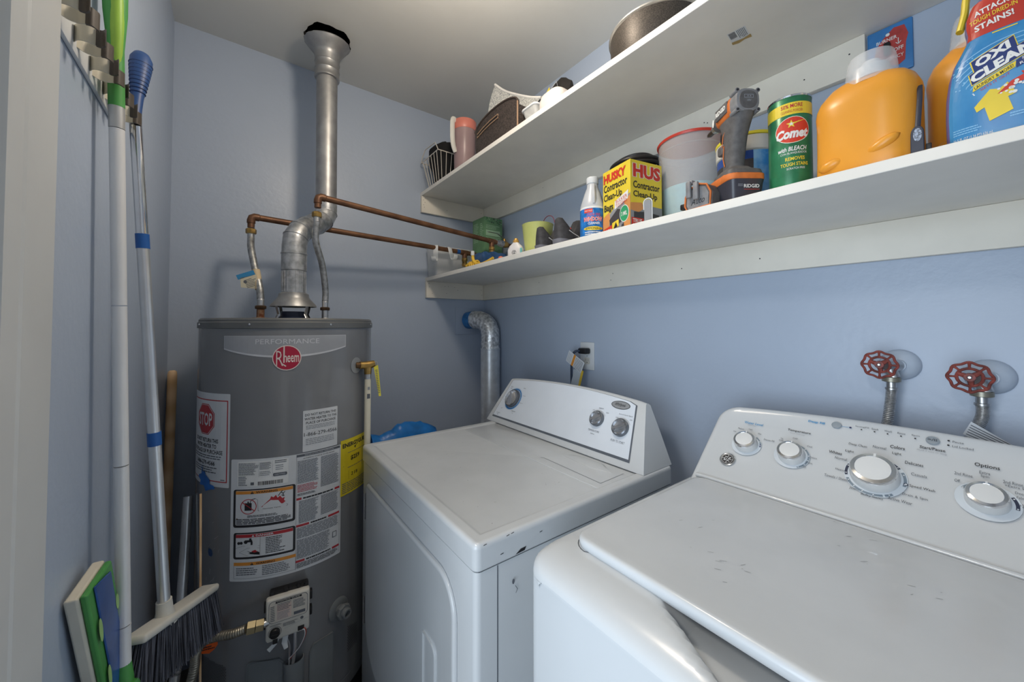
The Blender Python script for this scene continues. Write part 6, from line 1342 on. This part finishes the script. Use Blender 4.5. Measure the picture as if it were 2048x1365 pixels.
# ================================================================ ALONG THE LEFT WALL
# tool holder strip with spring clips
t = thing('tool_holder_rack', (XL, -1.02, 1.70), 'white wall strip of spring clips holding the mop and broom', 'holder')
part(MB().box((XL+.0003, -1.215, 1.680), (XL+.006, -.800, 1.728), plas_w, .0015), 'mounting_strip', t)
cream_m = mat('cream clip metal', S(196, 190, 172), .4); pad = mat('brown clip pad', S(78, 70, 62), .5)
for i, yc in enumerate((-1.185, -1.110, -1.035, -.960, -.885)):
    for sd in (-1, 1):
        def arm(z): return [(XL+.006, yc+sd*.006, z), (XL+.012, yc+sd*.015, z), (XL+.021, yc+sd*.017, z), (XL+.028, yc+sd*.0135, z), (XL+.034, yc+sd*.0135, z), (XL+.039, yc+sd*.021, z)]
        a0 = bez(arm(0), 25); mb = MB(); rings = []
        for q in a0:
            rings.append([(q.x, q.y-.0008, 1.692), (q.x, q.y+.0008, 1.692), (q.x, q.y+.0008, 1.716), (q.x, q.y-.0008, 1.716)])
        mb.ring(rings[:int(len(rings)*.66)], cream_m); ca = part(mb, 'spring_clip', t, smooth=60)
        mb = MB().ring([[(x+.0006, y+(-.0012 if k < 1 else .0012 if k < 3 else -.0012), z) for k, (x, y, z) in enumerate(rg)] for rg in rings[int(len(rings)*.60):]], pad); part(mb, 'clip_pad', ca, smooth=60)
# spray mop
t = thing('flat_mop', (-1.35, -.93, .6), 'silver and green flat mop with a long pole, hanging by the left wall', 'mop')
A, B = Vector((-1.374, -.993, 1.662)), Vector((-1.357, -.941, .692)); d = (B-A).normalized()
sl = mat('silver painted tube', (.76, .76, .76), .32, .12, var=.02)
part(MB().tube([A-d*.005, A+d*.033], .0103, mat('silver collar', (.55, .55, .54), .35, .6), 20), 'collar', t)
for a, b_ in ((.034, .332), (.334, .610), (.612, .895), (.897, .975)): part(MB().tube([A+d*a, A+d*b_], .0099, sl, 20), 'pole_section', t)
gr = mat('mop green', S(78, 152, 76), .45); lg = mat('lime green', S(150, 190, 72), .45)
mb = MB().tube([A-d*q for q in (.003, .03, .075, .10, .125, .16, .20, .235, .26, .29, .33, .36)], [.0105, .0105, .0105, .0105, .0125, .0152, .0160, .0150, .0130, .0115, .012, .009], gr, 20); hg = part(mb, 'handle_grip', t)
mb = MB(); pts = [A-d*q for q in (.070, .092, .13, .17, .205, .24, .28)]; vw = Vector((.35, -.93, 0)); mb.tube([q+vw*o for q, o in zip(pts, (.0052, .0062, .0078, .0084, .0080, .0066, .0056))], [.0050, .0070, .0088, .0092, .0082, .0070, .0080], lg, 16); part(mb, 'lime_inlay', hg)
mb = MB().tube([A+d*.965, A+d*.99, A+d*1.02, A+d*1.09], [.0100, .0125, .0150, .0145], gr, 16).tube([A+d*1.0+Vector((.012, -.004, 0)), A+d*1.02+Vector((.018, -.004, 0)), A+d*1.045+Vector((.012, -.004, 0))], .007, gr, 10); part(mb, 'swivel_joint', t)
# mop head standing against the wall
hp = [(-1.088, .905), (-.985, .908), (-.885, .680), (-.825, .500), (-.915, .470), (-.968, .620)]; hp = hp[::-1]
F0_ = frame((XL+.0012+1.11*.075, 0, 0), (.075, 1, 0), (0, 0, 1)); F = lambda u, v, h: F0_(u*1.0028, v, h)
def hexa(d_, h0, h1, m, mb=None, sc=1.0):
    mb = mb or MB(); c = (sum(q[0] for q in hp)/6, sum(q[1] for q in hp)/6); o = off(hp, d_); return mb.poly([(c[0]+(q[0]-c[0])*sc, c[1]+(q[1]-c[1])*sc) for q in o], h0, h1, F, m)
part(hexa(0, .0, .015, mat('off white foam pad', S(214, 208, 192), .9, bump=.2)), 'foam_pad', t, bevel=.003)
part(hexa(.003, .0152, .024, gr), 'head_plate', t, bevel=.003)
bm_ = MB(); hexa(.021, .0242, .027, mat('mop head blue', S(38, 82, 150), .3, var=.15), bm_); hb_ = part(bm_, 'blue_cover', t, bevel=.002)
p = Print(F, h=.0274)
for u, v, r_ in ((-1.040, .825, .018), (-.995, .722, .018), (-.945, .615, .018), (-.968, .825, .012), (-.918, .715, .012)): p.disc(u, v, .0065, mat('pale lime', S(160, 200, 125), .5), ry=r_*1.3, rot=.35)
p.part('lime_petals', hb_)
# broom
t = thing('push_broom', (-1.32, -.84, .6), 'long broom with a silver pole, blue grip and dark bristles by the left wall', 'broom')
A, B = Vector((-1.372, -.858, 1.712)), Vector((-1.3155, -.840, .724)); d = (B-A).normalized()
part(MB().tube([A-d*.005, A+d*.235], .0096, chrome, 20), 'upper_pole', t, label='polished upper pole'); part(MB().tube([A+d*.262, A+d*.635], .0098, mat('satin aluminium', (.70, .71, .72), .28, .8), 20), 'pole_section', t)
part(MB().tube([A+d*.660, A+d*.985], .0102, MAT['satin aluminium'], 20), 'pole_section', t)
part(MB().tube([A+d*.234, A+d*.263], .0108, blue_p, 20), 'blue_collar', t); part(MB().tube([A+d*.634, A+d*.661], .0112, blue_p, 20), 'blue_collar', t)
bg2 = mat('blue grip rubber', S(40, 75, 130), .45); a0 = A; dg_ = (A-Vector((-1.370, -.818, 1.862))).normalized()
mb = MB().tube([a0-dg_*q for q in (0, .02, .045, .065, .090, .118, .138, .150, .155)], [.0092, .0092, .0098, .0120, .0152, .0178, .0176, .013, .006], bg2, 20)
for k in range(9): q = a0-dg_*(.055+.0088*k); rr_ = .0112+.0062*k/8; mb.tube([q+Vector((rr_*math.cos(a), rr_*math.sin(a), 0)) for a in [2*PI*j/24 for j in range(24)]], .0014, mat('dark blue ridge', S(26, 50, 95), .5), 6, closed=True)
part(mb, 'handle_grip', t)
e0, e1 = Vector((-1.3493, -.917, .7182)), Vector((-1.2445, -.700, .654)); bd_ = (e1-e0); L_ = bd_.length; bx_ = bd_.normalized(); bz = (-d-bx_*(-d).dot(bx_)).normalized(); by = bz.cross(bx_)
m_ = Matrix((bx_, by, bz)).transposed().to_4x4(); m_.translation = e0; BL = lambda x, y, z: tuple(m_ @ Vector((x, y, z)))
mb = MB().box((0, -.020, -.010), (L_, .020, .006), plas_off, .006, 3, T=m_); part(mb, 'broom_head', t)
mb = MB().tube([B-d*.008, B+d*.014, B+d*.026, B+d*.040], [.0128, .0138, .0165, .020], plas_off, 20); part(mb, 'pole_socket', t)
RR = random.Random(9); mb = MB(); bc = [mat('bristle slate', S(58, 62, 74), .6, var=.1), mat('bristle dark', S(44, 46, 56), .6, var=.1), mat('bristle grey', S(82, 86, 98), .6, var=.1)]
for k in range(2600):
    x = RR.uniform(.004, L_-.004); y = RR.uniform(-.016, .016); fx = (x/L_-.5)*.035+RR.gauss(0, .003); fy = y*.9+RR.gauss(0, .003); ln = .088+RR.uniform(-.006, .005)
    a = Vector((x, y, -.010)); b_ = Vector((x+fx, y+fy, -.010-ln)); w_ = .0007; m = RR.choice(bc)
    mb.add([BL(a.x-w_, a.y, a.z), BL(a.x+w_, a.y-w_, a.z), BL(a.x, a.y+w_, a.z), BL(b_.x-w_, b_.y, b_.z), BL(b_.x+w_, b_.y-w_, b_.z), BL(b_.x, b_.y+w_, b_.z)], [(0, 1, 4, 3), (1, 2, 5, 4), (2, 0, 3, 5)], m)
br_ = part(mb, 'bristles', t, smooth=None, fix=False); br_['kind'] = 'stuff'
# wooden stick in the corner
wood = mat('pale turned wood', S(238, 204, 162), .5, col2=S(215, 176, 130), wave=('Z', 3, 6))
t = thing('wooden_handle', (-1.383, -.215, 0), 'plain wooden tool handle leaning into the back corner behind the broom', 'handle')
part(MB().tube([(-1.382, -.225, .001), (-1.383, -.040, 1.115), (-1.383, -.0385, 1.126), (-1.383, -.038, 1.131)], [.0140, .0140, .0125, .007], wood, 20), 'turned_shaft', t)
t = thing('metal_tube', (-1.33, -.42, 0), 'shiny metal tube standing between the heater and the left wall', 'tube')
part(MB().tube([(-1.357, -.48, .001), (-1.322, -.435, .35), (-1.313, -.350, .74), (-1.312, -.345, .765)], .0125, MAT['satin aluminium'], 20), 'tube_shaft', t)
part(MB().tube([(-1.3273, -.442, .30), (-1.319, -.431, .375)], .0133, mat('speckled tube print', S(150, 152, 156), .4, var=.4, scale=120), 20), 'printed_sleeve', t)
t = thing('thin_wooden_dowel', (-1.26, -.56, 0), 'thin tan wooden dowel leaning against the front of the heater', 'stick')
part(MB().tube([(-1.262, -.575, .001), (-1.276, -.495, .815)], .0028, wood, 10), 'dowel_shaft', t)
for o in bpy.data.objects:
    if '_o' in o: del o['_o']
